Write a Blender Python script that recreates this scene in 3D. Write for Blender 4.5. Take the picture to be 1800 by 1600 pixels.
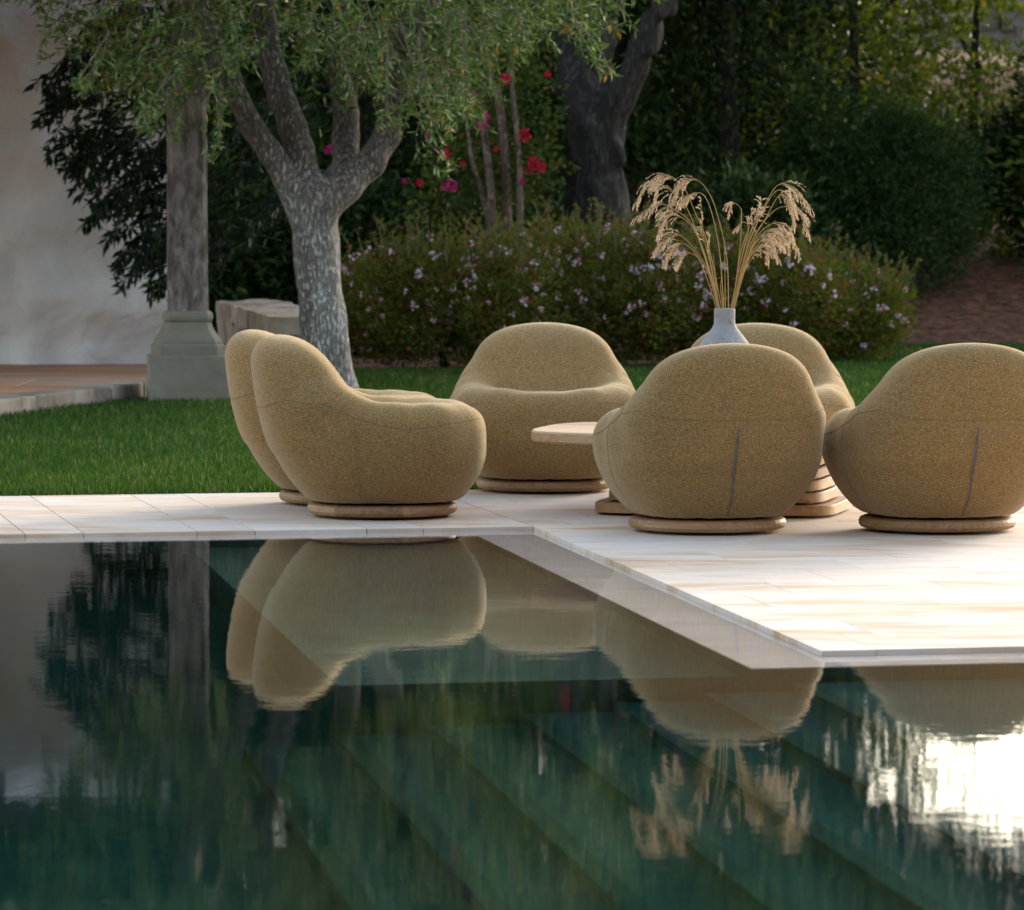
import bpy, math, random
import numpy as np
from mathutils import Vector, noise as mnoise

# ------------------------------------------------------------------ clear
for o in list(bpy.data.objects):
    bpy.data.objects.remove(o, do_unlink=True)
SC = bpy.context.scene
COL = SC.collection
R = math.radians
rng = np.random.RandomState(7)
random.seed(7)

# ------------------------------------------------------------------ camera
F_PX, HOR, CAM_H = 7500.0, 388.0, 1.2
cam = bpy.data.cameras.new('camera')
cam_o = bpy.data.objects.new('camera', cam)
COL.objects.link(cam_o)
cam.sensor_width = 36.0
cam.sensor_fit = 'HORIZONTAL'
cam.lens = 36.0 * F_PX / 1800.0
cam.clip_start, cam.clip_end = 0.1, 3000
cam_o.location = (0, 0, CAM_H)
cam_o.rotation_euler = (R(90) - math.atan((800 - HOR) / F_PX), 0, 0)
cam.dof.use_dof = True
cam.dof.focus_distance = 16.4
cam.dof.aperture_fstop = 8.0
SC.camera = cam_o

# ------------------------------------------------------------------ sky and sun
SUN_EL, SUN_AZ = R(14), R(30)         # low evening sun behind the trees ahead
world = bpy.data.worlds.new('World')
SC.world = world
world.use_nodes = True
wn = world.node_tree
wn.nodes.clear()
sky = wn.nodes.new('ShaderNodeTexSky')
sky.sky_type = 'NISHITA'
sky.sun_disc = False
sky.sun_elevation = SUN_EL
sky.sun_rotation = SUN_AZ
sky.air_density = 1.0
sky.dust_density = 1.5
sky.ozone_density = 1.0
hs = wn.nodes.new('ShaderNodeHueSaturation')
hs.inputs['Saturation'].default_value = 0.7
tint = wn.nodes.new('ShaderNodeMix'); tint.data_type = 'RGBA'; tint.blend_type = 'MULTIPLY'
tint.inputs[0].default_value = 1.0
tint.inputs[7].default_value = (1.03, 1.0, 0.945, 1)       # evening warmth over the whole sky
bg = wn.nodes.new('ShaderNodeBackground')
bg.inputs['Strength'].default_value = 0.15
wo = wn.nodes.new('ShaderNodeOutputWorld')
wn.links.new(sky.outputs[0], hs.inputs['Color'])
wn.links.new(hs.outputs[0], tint.inputs[6])
wn.links.new(tint.outputs[2], bg.inputs['Color'])
wn.links.new(bg.outputs[0], wo.inputs['Surface'])
sun = bpy.data.lights.new('sun', 'SUN')
sun.energy = 0.6
sun.angle = R(12)
sun.color = (1.0, 0.90, 0.78)
sun_o = bpy.data.objects.new('sun', sun)
COL.objects.link(sun_o)
sv = Vector((math.sin(SUN_AZ) * math.cos(SUN_EL), math.cos(SUN_AZ) * math.cos(SUN_EL), math.sin(SUN_EL)))
sun_o.rotation_euler = sv.to_track_quat('Z', 'Y').to_euler()
sun_o.location = (8, 80, 25)

SC.view_settings.view_transform = 'Standard'
SC.view_settings.look = 'None'
SC.view_settings.gamma = 1.0
SC.view_settings.use_curve_mapping = False
SC.view_settings.exposure = 2.05
SC.cycles.use_denoising = True
SC.cycles.max_bounces = 10
SC.cycles.diffuse_bounces = 4
SC.cycles.glossy_bounces = 4
SC.cycles.transmission_bounces = 8
SC.cycles.transparent_max_bounces = 8
SC.cycles.caustics_refractive = True
SC.cycles.caustics_reflective = False
SC.cycles.sample_clamp_indirect = 8.0

# ------------------------------------------------------------------ helpers
def tag(o, label=None, cat=None, group=None, kind=None):
    if label: o['label'] = label
    if cat: o['category'] = cat
    if group: o['group'] = group
    if kind: o['kind'] = kind
    return o

def link(o, parent=None):
    COL.objects.link(o)
    if parent is not None:
        o.parent = parent
    return o

def empty(name, loc, rz=0.0):
    o = bpy.data.objects.new(name, None)
    o.empty_display_size = 0.2
    COL.objects.link(o)
    o.location = loc
    o.rotation_euler = (0, 0, rz)
    return o

def np_mesh(name, V, Fc, smooth=True):
    """V (n,3) array, Fc (m,3|4) array"""
    V = np.asarray(V, np.float32); Fc = np.asarray(Fc, np.int32)
    me = bpy.data.meshes.new(name)
    k = Fc.shape[1]
    me.vertices.add(len(V)); me.vertices.foreach_set('co', V.ravel())
    me.loops.add(Fc.size); me.loops.foreach_set('vertex_index', Fc.ravel())
    me.polygons.add(len(Fc))
    me.polygons.foreach_set('loop_start', np.arange(0, Fc.size, k, dtype=np.int32))
    me.polygons.foreach_set('use_smooth', np.full(len(Fc), smooth))
    me.update(calc_edges=True)
    return me

def obj(name, me, mat=None, parent=None, loc=None):
    if isinstance(me, tuple):
        v, f = me[0], me[1]
        sm = me[2] if len(me) > 2 else False
        m = bpy.data.meshes.new(name)
        m.from_pydata([tuple(p) for p in v], [], [tuple(q) for q in f])
        if sm:
            m.polygons.foreach_set('use_smooth', [True] * len(m.polygons))
        m.update()
        me = m
    o = bpy.data.objects.new(name, me)
    if mat is not None and not me.materials:
        me.materials.append(mat)
    link(o, parent)
    if loc is not None: o.location = loc
    return o

def prism(poly, z0, z1):
    n = len(poly)
    v = [(x, y, z0) for x, y in poly] + [(x, y, z1) for x, y in poly]
    f = [tuple(range(n - 1, -1, -1)), tuple(range(n, 2 * n))]
    for i in range(n):
        j = (i + 1) % n
        f.append((i, j, n + j, n + i))
    return v, f

def box(x0, x1, y0, y1, z0, z1):
    return prism([(x0, y0), (x1, y0), (x1, y1), (x0, y1)], z0, z1)

def slab(poly, z0, z1, bev=0.003):
    """stone with a chamfered top edge"""
    n = len(poly)
    cx = sum(p[0] for p in poly) / n; cy = sum(p[1] for p in poly) / n
    ins = []
    for x, y in poly:
        dx, dy = cx - x, cy - y
        L = math.hypot(dx, dy)
        ins.append((x + dx / L * bev * 1.4, y + dy / L * bev * 1.4))
    v = [(x, y, z0) for x, y in poly] + [(x, y, z1 - bev) for x, y in poly] + [(x, y, z1) for x, y in ins]
    f = [tuple(range(n - 1, -1, -1)), tuple(range(2 * n, 3 * n))]
    for i in range(n):
        j = (i + 1) % n
        f.append((i, j, n + j, n + i)); f.append((n + i, n + j, 2 * n + j, 2 * n + i))
    return v, f

def lathe(prof, n=48):
    """prof list of (r,z) bottom to top; closed at ends when r==0"""
    v, f = [], []
    for r, z in prof:
        for k in range(n):
            a = 2 * math.pi * k / n
            v.append((r * math.cos(a), r * math.sin(a), z))
    for i in range(len(prof) - 1):
        for k in range(n):
            k2 = (k + 1) % n
            f.append((i * n + k, i * n + k2, (i + 1) * n + k2, (i + 1) * n + k))
    f.append(tuple(range(n - 1, -1, -1)))
    f.append(tuple((len(prof) - 1) * n + k for k in range(n)))
    return v, f, True

def tube(pts, rad, n=6, close=True):
    pts = [Vector(p) for p in pts]
    if not hasattr(rad, '__len__'): rad = [rad] * len(pts)
    v, f = [], []
    up = Vector((0.13, 0.27, 0.95))
    for i, p in enumerate(pts):
        t = (pts[min(i + 1, len(pts) - 1)] - pts[max(i - 1, 0)])
        t = t.normalized() if t.length > 1e-9 else Vector((0, 0, 1))
        a = t.cross(up)
        if a.length < 1e-3: a = t.cross(Vector((1, 0, 0)))
        a.normalize(); b = t.cross(a)
        for k in range(n):
            an = 2 * math.pi * k / n
            v.append(tuple(p + (a * math.cos(an) + b * math.sin(an)) * rad[i]))
    for i in range(len(pts) - 1):
        for k in range(n):
            k2 = (k + 1) % n
            f.append((i * n + k, i * n + k2, (i + 1) * n + k2, (i + 1) * n + k))
    if close:
        f.append(tuple(range(n - 1, -1, -1))); f.append(tuple((len(pts) - 1) * n + k for k in range(n)))
    return v, f, True

def join(parts):
    V, Fc = [], []
    for p in parts:
        b = len(V)
        V.extend(p[0]); Fc.extend([tuple(i + b for i in q) for q in p[1]])
    return V, Fc, True

def catmull(P, n=8):
    P = [np.array(p, float) for p in P]
    P = [2 * P[0] - P[1]] + P + [2 * P[-1] - P[-2]]
    out = []
    for i in range(1, len(P) - 2):
        for k in range(n):
            t = k / n
            out.append(0.5 * (2 * P[i] + (P[i + 1] - P[i - 1]) * t + (2 * P[i - 1] - 5 * P[i] + 4 * P[i + 1] - P[i + 2]) * t * t
                              + (3 * P[i] - P[i - 1] - 3 * P[i + 1] + P[i + 2]) * t ** 3))
    out.append(P[-2])
    return out

def smin(a, b, k):
    h = np.clip(0.5 + 0.5 * (b - a) / k, 0, 1)
    return b * (1 - h) + a * h - k * h * (1 - h)

def surface_nets(fn, lo, hi, h, refine=3):
    lo = np.array(lo, float); hi = np.array(hi, float)
    n = np.ceil((hi - lo) / h).astype(int) + 1
    ax = [lo[i] + h * np.arange(n[i]) for i in range(3)]
    X, Y, Z = np.meshgrid(*ax, indexing='ij')
    val = fn(X, Y, Z)
    corners = [(i, j, k) for i in (0, 1) for j in (0, 1) for k in (0, 1)]
    cell = tuple(s - 1 for s in val.shape)
    c = {q: val[q[0]:q[0] + cell[0], q[1]:q[1] + cell[1], q[2]:q[2] + cell[2]] for q in corners}
    acc = np.zeros(cell + (3,)); cnt = np.zeros(cell)
    for a in corners:
        for d in range(3):
            if a[d] == 0:
                b = list(a); b[d] = 1; b = tuple(b)
                va, vb = c[a], c[b]
                m = (va < 0) != (vb < 0)
                t = np.where(m, va / np.where(m, va - vb, 1), 0)
                for e in range(3):
                    acc[..., e] += np.where(m, a[e] + (t if e == d else 0), 0)
                cnt += m
    act = cnt > 0
    idx = np.full(cell, -1, int)
    idx[act] = np.arange(act.sum())
    ijk = np.argwhere(act)
    V = lo + h * (ijk + acc[act] / cnt[act][:, None])
    quads = []
    for d in range(3):
        e1, e2 = (d + 1) % 3, (d + 2) % 3
        s0 = [slice(None)] * 3; s1 = [slice(None)] * 3
        s0[d] = slice(0, -1); s1[d] = slice(1, None)
        A, B = val[tuple(s0)] < 0, val[tuple(s1)] < 0
        for inside_first in (True, False):
            E = np.argwhere((A & ~B) if inside_first else (~A & B))
            if not len(E): continue
            ok = (E[:, e1] > 0) & (E[:, e2] > 0) & (E[:, e1] < cell[e1]) & (E[:, e2] < cell[e2])
            E = E[ok]
            def g(o1, o2):
                q = E.copy(); q[:, e1] -= o1; q[:, e2] -= o2
                return idx[q[:, 0], q[:, 1], q[:, 2]]
            q = np.stack([g(1, 1), g(0, 1), g(0, 0), g(1, 0)], 1)
            quads.append(q if inside_first else q[:, ::-1])
    Q = np.concatenate(quads)
    for _ in range(refine):
        V = project(fn, V)
    return V, Q

def grad(fn, V, e=0.004):
    g = np.zeros_like(V)
    for d in range(3):
        a = V.copy(); b = V.copy(); a[:, d] += e; b[:, d] -= e
        g[:, d] = (fn(a[:, 0], a[:, 1], a[:, 2]) - fn(b[:, 0], b[:, 1], b[:, 2])) / (2 * e)
    return g

def project(fn, V):
    g = grad(fn, V)
    v = fn(V[:, 0], V[:, 1], V[:, 2])
    return V - g * (np.clip(v / np.maximum((g * g).sum(1), 0.05), -0.02, 0.02))[:, None]

def nrm(a):
    return a / np.maximum(np.linalg.norm(a, axis=-1, keepdims=True), 1e-9)

def leaf_mesh(name, P, D, L, W, fold=0.25, seed=0):
    """leaves: base P, direction D, length L, width W; each a folded diamond of one quad"""
    rs = np.random.RandomState(seed)
    N = len(P)
    D = nrm(D)
    S = nrm(np.cross(D, rs.normal(size=(N, 3))))
    U = np.cross(S, D)
    L = np.broadcast_to(L, (N,))[:, None]; W = np.broadcast_to(W, (N,))[:, None]
    m = P + D * L * 0.5
    V = np.empty((N, 4, 3))
    V[:, 0] = P
    V[:, 1] = m + S * W * 0.5 + U * W * fold
    V[:, 2] = P + D * L
    V[:, 3] = m - S * W * 0.5 + U * W * fold
    Fc = np.arange(N * 4).reshape(N, 4)
    return np_mesh(name, V.reshape(-1, 3), Fc, smooth=False)

def tubes_np(name, paths, r0, r1, n=4):
    """many thin tubes: paths (N,K,3)"""
    N, K, _ = paths.shape
    T = nrm(np.gradient(paths, axis=1))
    A = nrm(np.cross(T, np.array([0.31, 0.2, 0.93])))
    B = np.cross(T, A)
    rad = np.linspace(r0, r1, K)[None, :, None]
    V = np.empty((N, K, n, 3))
    for k in range(n):
        a = 2 * math.pi * k / n
        V[:, :, k] = paths + (A * math.cos(a) + B * math.sin(a)) * rad
    base = (np.arange(N) * K * n)[:, None, None]
    i = np.arange(K - 1)[None, :, None] * n
    k = np.arange(n)[None, None, :]; k2 = (k + 1) % n
    Fc = np.stack([base + i + k, base + i + k2, base + i + n + k2, base + i + n + k], -1).reshape(-1, 4)
    return np_mesh(name, V.reshape(-1, 3), Fc)

# ------------------------------------------------------------------ materials
def new_mat(name):
    m = bpy.data.materials.new(name)
    m.use_nodes = True
    nt = m.node_tree
    b = nt.nodes['Principled BSDF']
    return m, nt, b

def N(nt, t, **kw):
    n = nt.nodes.new(t)
    for k, v in kw.items():
        if k in n.inputs: n.inputs[k].default_value = v
        else: setattr(n, k, v)
    return n

def ramp(nt, stops, fac=None, interp='LINEAR'):
    r = nt.nodes.new('ShaderNodeValToRGB')
    r.color_ramp.interpolation = interp
    e = r.color_ramp.elements
    while len(e) > 1: e.remove(e[-1])
    e[0].position = stops[0][0]; e[0].color = tuple(stops[0][1]) + (1,)
    for p, c in stops[1:]:
        q = e.new(p); q.color = tuple(c) + (1,)
    if fac is not None: nt.links.new(fac, r.inputs[0])
    return r

def coords(nt, kind='Object', scale=(1, 1, 1), rot=(0, 0, 0), world=False):
    if world:
        g = nt.nodes.new('ShaderNodeNewGeometry'); out = g.outputs['Position']
    else:
        g = nt.nodes.new('ShaderNodeTexCoord'); out = g.outputs[kind]
    mp = nt.nodes.new('ShaderNodeMapping')
    mp.inputs['Scale'].default_value = scale
    mp.inputs['Rotation'].default_value = rot
    nt.links.new(out, mp.inputs[0])
    return mp.outputs[0]

def mixc(nt, fac, a, b, mode='MIX'):
    m = nt.nodes.new('ShaderNodeMix'); m.data_type = 'RGBA'; m.blend_type = mode
    for s, x in ((0, fac), (6, a), (7, b)):
        if isinstance(x, (int, float)): m.inputs[s].default_value = x
        elif isinstance(x, tuple): m.inputs[s].default_value = x + (1,)
        else: nt.links.new(x, m.inputs[s])
    return m.outputs[2]

def noise(nt, vec, scale, detail=4, rough=0.55, dist=0.0):
    n = N(nt, 'ShaderNodeTexNoise', Scale=scale, Detail=detail, Roughness=rough, Distortion=dist)
    nt.links.new(vec, n.inputs['Vector'])
    return n.outputs['Fac']

def bump(nt, b, h, strength=0.5, dist=0.01):
    n = N(nt, 'ShaderNodeBump', Strength=strength, Distance=dist)
    nt.links.new(h, n.inputs['Height'])
    nt.links.new(n.outputs[0], b.inputs['Normal'])
    return n

def mat_leaf(name, stops, trans=0.25, rough=0.5, tcol=None):
    m, nt, b = new_mat(name)
    g = nt.nodes.new('ShaderNodeNewGeometry')
    r = ramp(nt, stops, g.outputs['Random Per Island'])
    nt.links.new(r.outputs[0], b.inputs['Base Color'])
    b.inputs['Roughness'].default_value = rough
    b.inputs['Specular IOR Level'].default_value = 0.12
    t = nt.nodes.new('ShaderNodeBsdfTranslucent')
    tc = mixc(nt, 1.0, r.outputs[0], tcol or (1.6, 1.5, 0.6), 'MULTIPLY')
    nt.links.new(tc, t.inputs['Color'])
    mx = nt.nodes.new('ShaderNodeMixShader'); mx.inputs[0].default_value = trans
    nt.links.new(b.outputs[0], mx.inputs[1]); nt.links.new(t.outputs[0], mx.inputs[2])
    nt.links.new(mx.outputs[0], nt.nodes['Material Output'].inputs['Surface'])
    return m

def mat_stone(name, stops, scale=(1, 1, 1), rot=0.0, freq=3.0, rough=0.7, rnd=0.25, bumpd=0.002, fine=90, off=1.0):
    m, nt, b = new_mat(name)
    v = coords(nt, world=True, scale=scale, rot=(0, 0, rot))
    oi = nt.nodes.new('ShaderNodeObjectInfo')
    add = nt.nodes.new('ShaderNodeVectorMath'); add.operation = 'MULTIPLY_ADD'
    cmb = nt.nodes.new('ShaderNodeCombineXYZ')
    for i in range(3): nt.links.new(oi.outputs['Random'], cmb.inputs[i])
    nt.links.new(cmb.outputs[0], add.inputs[0]); add.inputs[1].default_value = (37 * off, 53 * off, 11 * off)
    nt.links.new(v, add.inputs[2])
    n1 = noise(nt, add.outputs[0], freq, 6, 0.6, 0.6)
    r = ramp(nt, stops, n1)
    n2 = noise(nt, add.outputs[0], freq * 7, 5, 0.6)
    c = mixc(nt, 0.35, r.outputs[0], ramp(nt, [(0.3, (0.75,) * 3), (0.7, (1.15,) * 3)], n2).outputs[0], 'MULTIPLY')
    rv = ramp(nt, [(0, (1 - rnd,) * 3), (1, (1 + rnd * 0.4,) * 3)], oi.outputs['Random'])
    c = mixc(nt, 1.0, c, rv.outputs[0], 'MULTIPLY')
    nt.links.new(c, b.inputs['Base Color'])
    b.inputs['Roughness'].default_value = rough
    v2 = coords(nt, world=True)
    bump(nt, b, noise(nt, v2, fine, 6, 0.6), 0.6, bumpd)
    return m

M = {}
M['fabric'], nt, b = new_mat('woven_mustard_fabric')
v = coords(nt, 'Object')
vo = N(nt, 'ShaderNodeTexVoronoi', Scale=400.0); nt.links.new(v, vo.inputs['Vector'])
wh = nt.nodes.new('ShaderNodeSeparateColor'); nt.links.new(vo.outputs['Color'], wh.inputs[0])
r1 = ramp(nt, [(0.0, (0.095, 0.060, 0.028)), (0.16, (0.21, 0.125, 0.036)), (0.38, (0.295, 0.172, 0.043)), (0.6, (0.345, 0.21, 0.064)),
               (0.78, (0.22, 0.18, 0.135)), (0.9, (0.37, 0.26, 0.135)), (1.0, (0.43, 0.335, 0.22))], wh.outputs[0])
n1 = noise(nt, v, 110, 4, 0.7)
c = mixc(nt, 0.5, r1.outputs[0], ramp(nt, [(0.35, (0.72, 0.74, 0.78)), (0.65, (1.2, 1.14, 1.0))], n1).outputs[0], 'MULTIPLY')
n2 = noise(nt, v, 4, 3, 0.6)
c = mixc(nt, 0.5, c, ramp(nt, [(0.3, (0.88, 0.90, 0.96)), (0.7, (1.08, 1.04, 0.96))], n2).outputs[0], 'MULTIPLY')
nt.links.new(c, b.inputs['Base Color'])
b.inputs['Roughness'].default_value = 0.95
b.inputs['Specular IOR Level'].default_value = 0.1
b.inputs['Sheen Weight'].default_value = 0.55
b.inputs['Sheen Roughness'].default_value = 0.4
b.inputs['Sheen Tint'].default_value = (1.0, 0.86, 0.62, 1)
bump(nt, b, vo.outputs['Distance'], 0.35, 0.003)

def flat(name, col, rough=0.6, metal=0.0):
    m, nt, b = new_mat(name)
    v = coords(nt, 'Object')
    n1 = noise(nt, v, 25, 4)
    c = mixc(nt, 1.0, col, ramp(nt, [(0.3, (0.8,) * 3), (0.7, (1.15,) * 3)], n1).outputs[0], 'MULTIPLY')
    nt.links.new(c, b.inputs['Base Color'])
    b.inputs['Roughness'].default_value = rough
    b.inputs['Metallic'].default_value = metal
    return m
M['seam'] = flat('seam_thread', (0.15, 0.105, 0.052), 0.95)
M['zip'] = flat('zip_tape', (0.13, 0.11, 0.095), 0.85)
M['black'] = flat('black_swivel_metal', (0.010, 0.010, 0.010), 0.6)

def mat_wood(name, dark, mid, light, axis=(1.5, 26, 26), rough=0.55):
    m, nt, b = new_mat(name)
    v = coords(nt, 'Object', scale=axis)
    oi = nt.nodes.new('ShaderNodeObjectInfo')
    add = nt.nodes.new('ShaderNodeVectorMath'); add.operation = 'MULTIPLY_ADD'
    cmb = nt.nodes.new('ShaderNodeCombineXYZ')
    for i in range(3): nt.links.new(oi.outputs['Random'], cmb.inputs[i])
    nt.links.new(cmb.outputs[0], add.inputs[0]); add.inputs[1].default_value = (17, 23, 31)
    nt.links.new(v, add.inputs[2])
    n1 = noise(nt, add.outputs[0], 1.6, 5, 0.62, 1.2)
    r = ramp(nt, [(0.25, dark), (0.5, mid), (0.75, light)], n1)
    rv = ramp(nt, [(0, (0.72, 0.68, 0.64)), (0.5, (1, 0.97, 0.94)), (1, (1.15, 1.15, 1.12))], oi.outputs['Random'])
    c = mixc(nt, 0.9, r.outputs[0], rv.outputs[0], 'MULTIPLY')
    nt.links.new(c, b.inputs['Base Color'])
    b.inputs['Roughness'].default_value = rough
    bump(nt, b, n1, 0.3, 0.002)
    return m
M['teak'] = mat_wood('teak', (0.20, 0.105, 0.045), (0.34, 0.20, 0.095), (0.45, 0.285, 0.15))
M['teak_pale'] = mat_wood('pale_teak', (0.36, 0.22, 0.115), (0.50, 0.335, 0.19), (0.60, 0.43, 0.26))
M['old_timber'] = mat_wood('old_timber', (0.035, 0.028, 0.022), (0.075, 0.06, 0.045), (0.12, 0.10, 0.08))

A_U = R(12.0)
M['paver'] = mat_stone('pale_travertine', [(0.30, (0.50, 0.31, 0.17)), (0.40, (0.60, 0.44, 0.31)), (0.50, (0.68, 0.57, 0.475)), (0.68, (0.70, 0.635, 0.585))],
                       scale=(0.8, 2.6, 1), rot=-A_U, freq=1.25, rough=0.85, rnd=0.06, bumpd=0.0008, off=0.012)
M['grout'] = flat('sandy_grout', (0.40, 0.22, 0.11), 0.9)
M['ledge'] = mat_stone('wet_travertine', [(0.30, (0.68, 0.59, 0.51)), (0.7, (0.78, 0.72, 0.67))],
                       scale=(0.6, 3, 1), rot=-A_U, freq=1.5, rough=0.4, rnd=0.06, bumpd=0.0005)
M['poolstone'] = mat_stone('submerged_stone', [(0.3, (0.085, 0.09, 0.072)), (0.7, (0.13, 0.132, 0.105))], freq=2.0, rnd=0.1, bumpd=0.001)
M['pooltile'] = mat_stone('deep_green_pool_plaster', [(0.3, (0.016, 0.052, 0.058)), (0.7, (0.031, 0.082, 0.087))], freq=1.2, rnd=0.1, bumpd=0.001)
M['nosing'] = flat('dark_step_edge', (0.012, 0.036, 0.038), 0.7)

# water
M['water'], nt, b = new_mat('pool_water')
nt.nodes.remove(b)
gl = N(nt, 'ShaderNodeBsdfGlass', Roughness=0.0, IOR=1.333)
v = coords(nt, world=True, scale=(0.55, 1.0, 1.0))
na = noise(nt, v, 3.2, 2, 0.5)
v2 = coords(nt, world=True, scale=(1.0, 1.0, 1.0))
nb = noise(nt, v2, 17.0, 3, 0.6)
ma = N(nt, 'ShaderNodeMath', operation='MULTIPLY_ADD'); nt.links.new(nb, ma.inputs[0]); ma.inputs[1].default_value = 0.34; nt.links.new(na, ma.inputs[2])
bp = N(nt, 'ShaderNodeBump', Strength=1.0, Distance=0.00045); nt.links.new(ma.outputs[0], bp.inputs['Height'])
nt.links.new(bp.outputs[0], gl.inputs['Normal'])
nt.links.new(gl.outputs[0], nt.nodes['Material Output'].inputs['Surface'])
va = N(nt, 'ShaderNodeVolumeAbsorption', Density=1.0); va.inputs['Color'].default_value = (0.30, 0.78, 0.74, 1)
nt.links.new(va.outputs[0], nt.nodes['Material Output'].inputs['Volume'])

# plaster wall
M['plaster'], nt, b = new_mat('rough_white_plaster')
v = coords(nt, world=True)
n1 = noise(nt, v, 1.3, 6, 0.6, 0.5)
r = ramp(nt, [(0.3, (0.60, 0.575, 0.56)), (0.5, (0.72, 0.705, 0.70)), (0.7, (0.78, 0.775, 0.78))], n1)
nt.links.new(r.outputs[0], b.inputs['Base Color'])
b.inputs['Roughness'].default_value = 0.9
n2 = noise(nt, v, 2.4, 5, 0.5, 0.4)
n3 = noise(nt, v, 22, 4, 0.5)
ma = N(nt, 'ShaderNodeMath', operation='MULTIPLY_ADD'); nt.links.new(n3, ma.inputs[0]); ma.inputs[1].default_value = 0.06; nt.links.new(n2, ma.inputs[2])
bump(nt, b, ma.outputs[0], 0.9, 0.09)

M['column'] = mat_stone('weathered_column_stone', [(0.36, (0.075, 0.062, 0.055)), (0.5, (0.18, 0.155, 0.14)), (0.64, (0.30, 0.275, 0.26))],
                        scale=(5, 5, 1.7), freq=3.4, rough=0.85, rnd=0.1, bumpd=0.006, fine=40)
M['sandstone'] = mat_stone('grey_sandstone', [(0.3, (0.19, 0.17, 0.13)), (0.6, (0.27, 0.25, 0.20)), (0.75, (0.32, 0.30, 0.26))], freq=2.0, rough=0.85, rnd=0.12, bumpd=0.004, fine=50)
M['benchstone'] = mat_stone('pale_weathered_stone', [(0.3, (0.22, 0.15, 0.10)), (0.5, (0.36, 0.28, 0.21)), (0.7, (0.45, 0.39, 0.33))], freq=2.2, rough=0.85, rnd=0.18, bumpd=0.006, fine=40)
M['terracotta'] = mat_stone('worn_terrace_stone', [(0.38, (0.36, 0.14, 0.065)), (0.52, (0.40, 0.22, 0.13)), (0.68, (0.44, 0.33, 0.25))],
                            scale=(0.6, 1.6, 1), freq=0.9, rough=0.75, rnd=0.15, bumpd=0.002)
M['kerb'] = mat_stone('lichened_kerb_stone', [(0.35, (0.16, 0.14, 0.12)), (0.5, (0.32, 0.27, 0.23)), (0.7, (0.42, 0.37, 0.33))], freq=2.4, rough=0.9, rnd=0.2, bumpd=0.008, fine=30)
M['rock'] = mat_stone('dry_wall_stone', [(0.3, (0.22, 0.19, 0.16)), (0.6, (0.36, 0.33, 0.31)), (0.75, (0.45, 0.41, 0.37))], freq=2.0, rough=0.9, rnd=0.35, bumpd=0.02, fine=12)
M['earth'] = mat_stone('dry_ochre_earth', [(0.3, (0.22, 0.12, 0.06)), (0.55, (0.34, 0.20, 0.11)), (0.75, (0.40, 0.27, 0.16))], freq=0.8, rough=0.95, rnd=0, bumpd=0.04, fine=8)
M['mulch'] = mat_stone('bark_mulch', [(0.38, (0.040, 0.014, 0.007)), (0.5, (0.13, 0.046, 0.022)), (0.62, (0.22, 0.09, 0.045))], freq=9, rough=0.95, rnd=0, bumpd=0.04, fine=25)
M['soil'] = mat_stone('lawn_soil', [(0.35, (0.020, 0.040, 0.010)), (0.65, (0.035, 0.065, 0.016))], freq=3, rough=0.95, rnd=0, bumpd=0.02, fine=30)

# vase
M['vase'], nt, b = new_mat('chalky_blue_grey_ceramic')
v = coords(nt, 'Object')
n1 = noise(nt, v, 22, 8, 0.7, 0.6)
r = ramp(nt, [(0.34, (0.15, 0.14, 0.13)), (0.45, (0.31, 0.30, 0.285)), (0.54, (0.27, 0.295, 0.33)), (0.66, (0.44, 0.43, 0.41))], n1)
nt.links.new(r.outputs[0], b.inputs['Base Color'])
b.inputs['Roughness'].default_value = 0.85
bump(nt, b, noise(nt, v, 60, 6, 0.7), 0.5, 0.003)
M['straw'] = mat_leaf('dry_straw', [(0, (0.40, 0.27, 0.11)), (0.6, (0.50, 0.35, 0.15)), (1, (0.42, 0.36, 0.18))], 0.1, 0.7, (1, 1, 1))
M['plume'] = mat_leaf('dry_grass_plume', [(0, (0.50, 0.37, 0.25)), (0.5, (0.68, 0.54, 0.39)), (1, (0.78, 0.66, 0.50))], 0.3, 0.8, (1, 1, 1))

# bark
def mat_bark(name, lo, mid, hi, zsplit=None, freq=70):
    m, nt, b = new_mat(name)
    v = coords(nt, world=True, scale=(1, 1, 0.28))
    nr = noise(nt, v, freq, 6, 0.72, 0.3)
    rr = ramp(nt, [(0.38, (0, 0, 0)), (0.55, (1, 1, 1))], nr)
    n1 = noise(nt, v, 6, 5, 0.65)
    c = ramp(nt, [(0.3, lo), (0.5, mid), (0.7, hi)], n1).outputs[0]
    c = mixc(nt, rr.outputs[0], mixc(nt, 1.0, c, (0.5, 0.47, 0.45), 'MULTIPLY'), c)
    if zsplit:
        g = nt.nodes.new('ShaderNodeNewGeometry'); s = nt.nodes.new('ShaderNodeSeparateXYZ'); nt.links.new(g.outputs['Position'], s.inputs[0])
        mr = N(nt, 'ShaderNodeMapRange'); mr.inputs['From Min'].default_value = zsplit[0]; mr.inputs['From Max'].default_value = zsplit[1]
        ad = N(nt, 'ShaderNodeMath', operation='MULTIPLY_ADD'); nt.links.new(n1, ad.inputs[0]); ad.inputs[1].default_value = 0.7; nt.links.new(s.outputs[2], ad.inputs[2])
        nt.links.new(ad.outputs[0], mr.inputs['Value'])
        c = mixc(nt, mr.outputs[0], mixc(nt, 1.0, c, zsplit[2], 'MULTIPLY'), c)
    nt.links.new(c, b.inputs['Base Color'])
    b.inputs['Roughness'].default_value = 0.9
    hh = N(nt, 'ShaderNodeMath', operation='MULTIPLY_ADD'); nt.links.new(n1, hh.inputs[0]); hh.inputs[1].default_value = 0.8; nt.links.new(rr.outputs[0], hh.inputs[2])
    bump(nt, b, hh.outputs[0], 1.0, 0.045)
    return m
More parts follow.
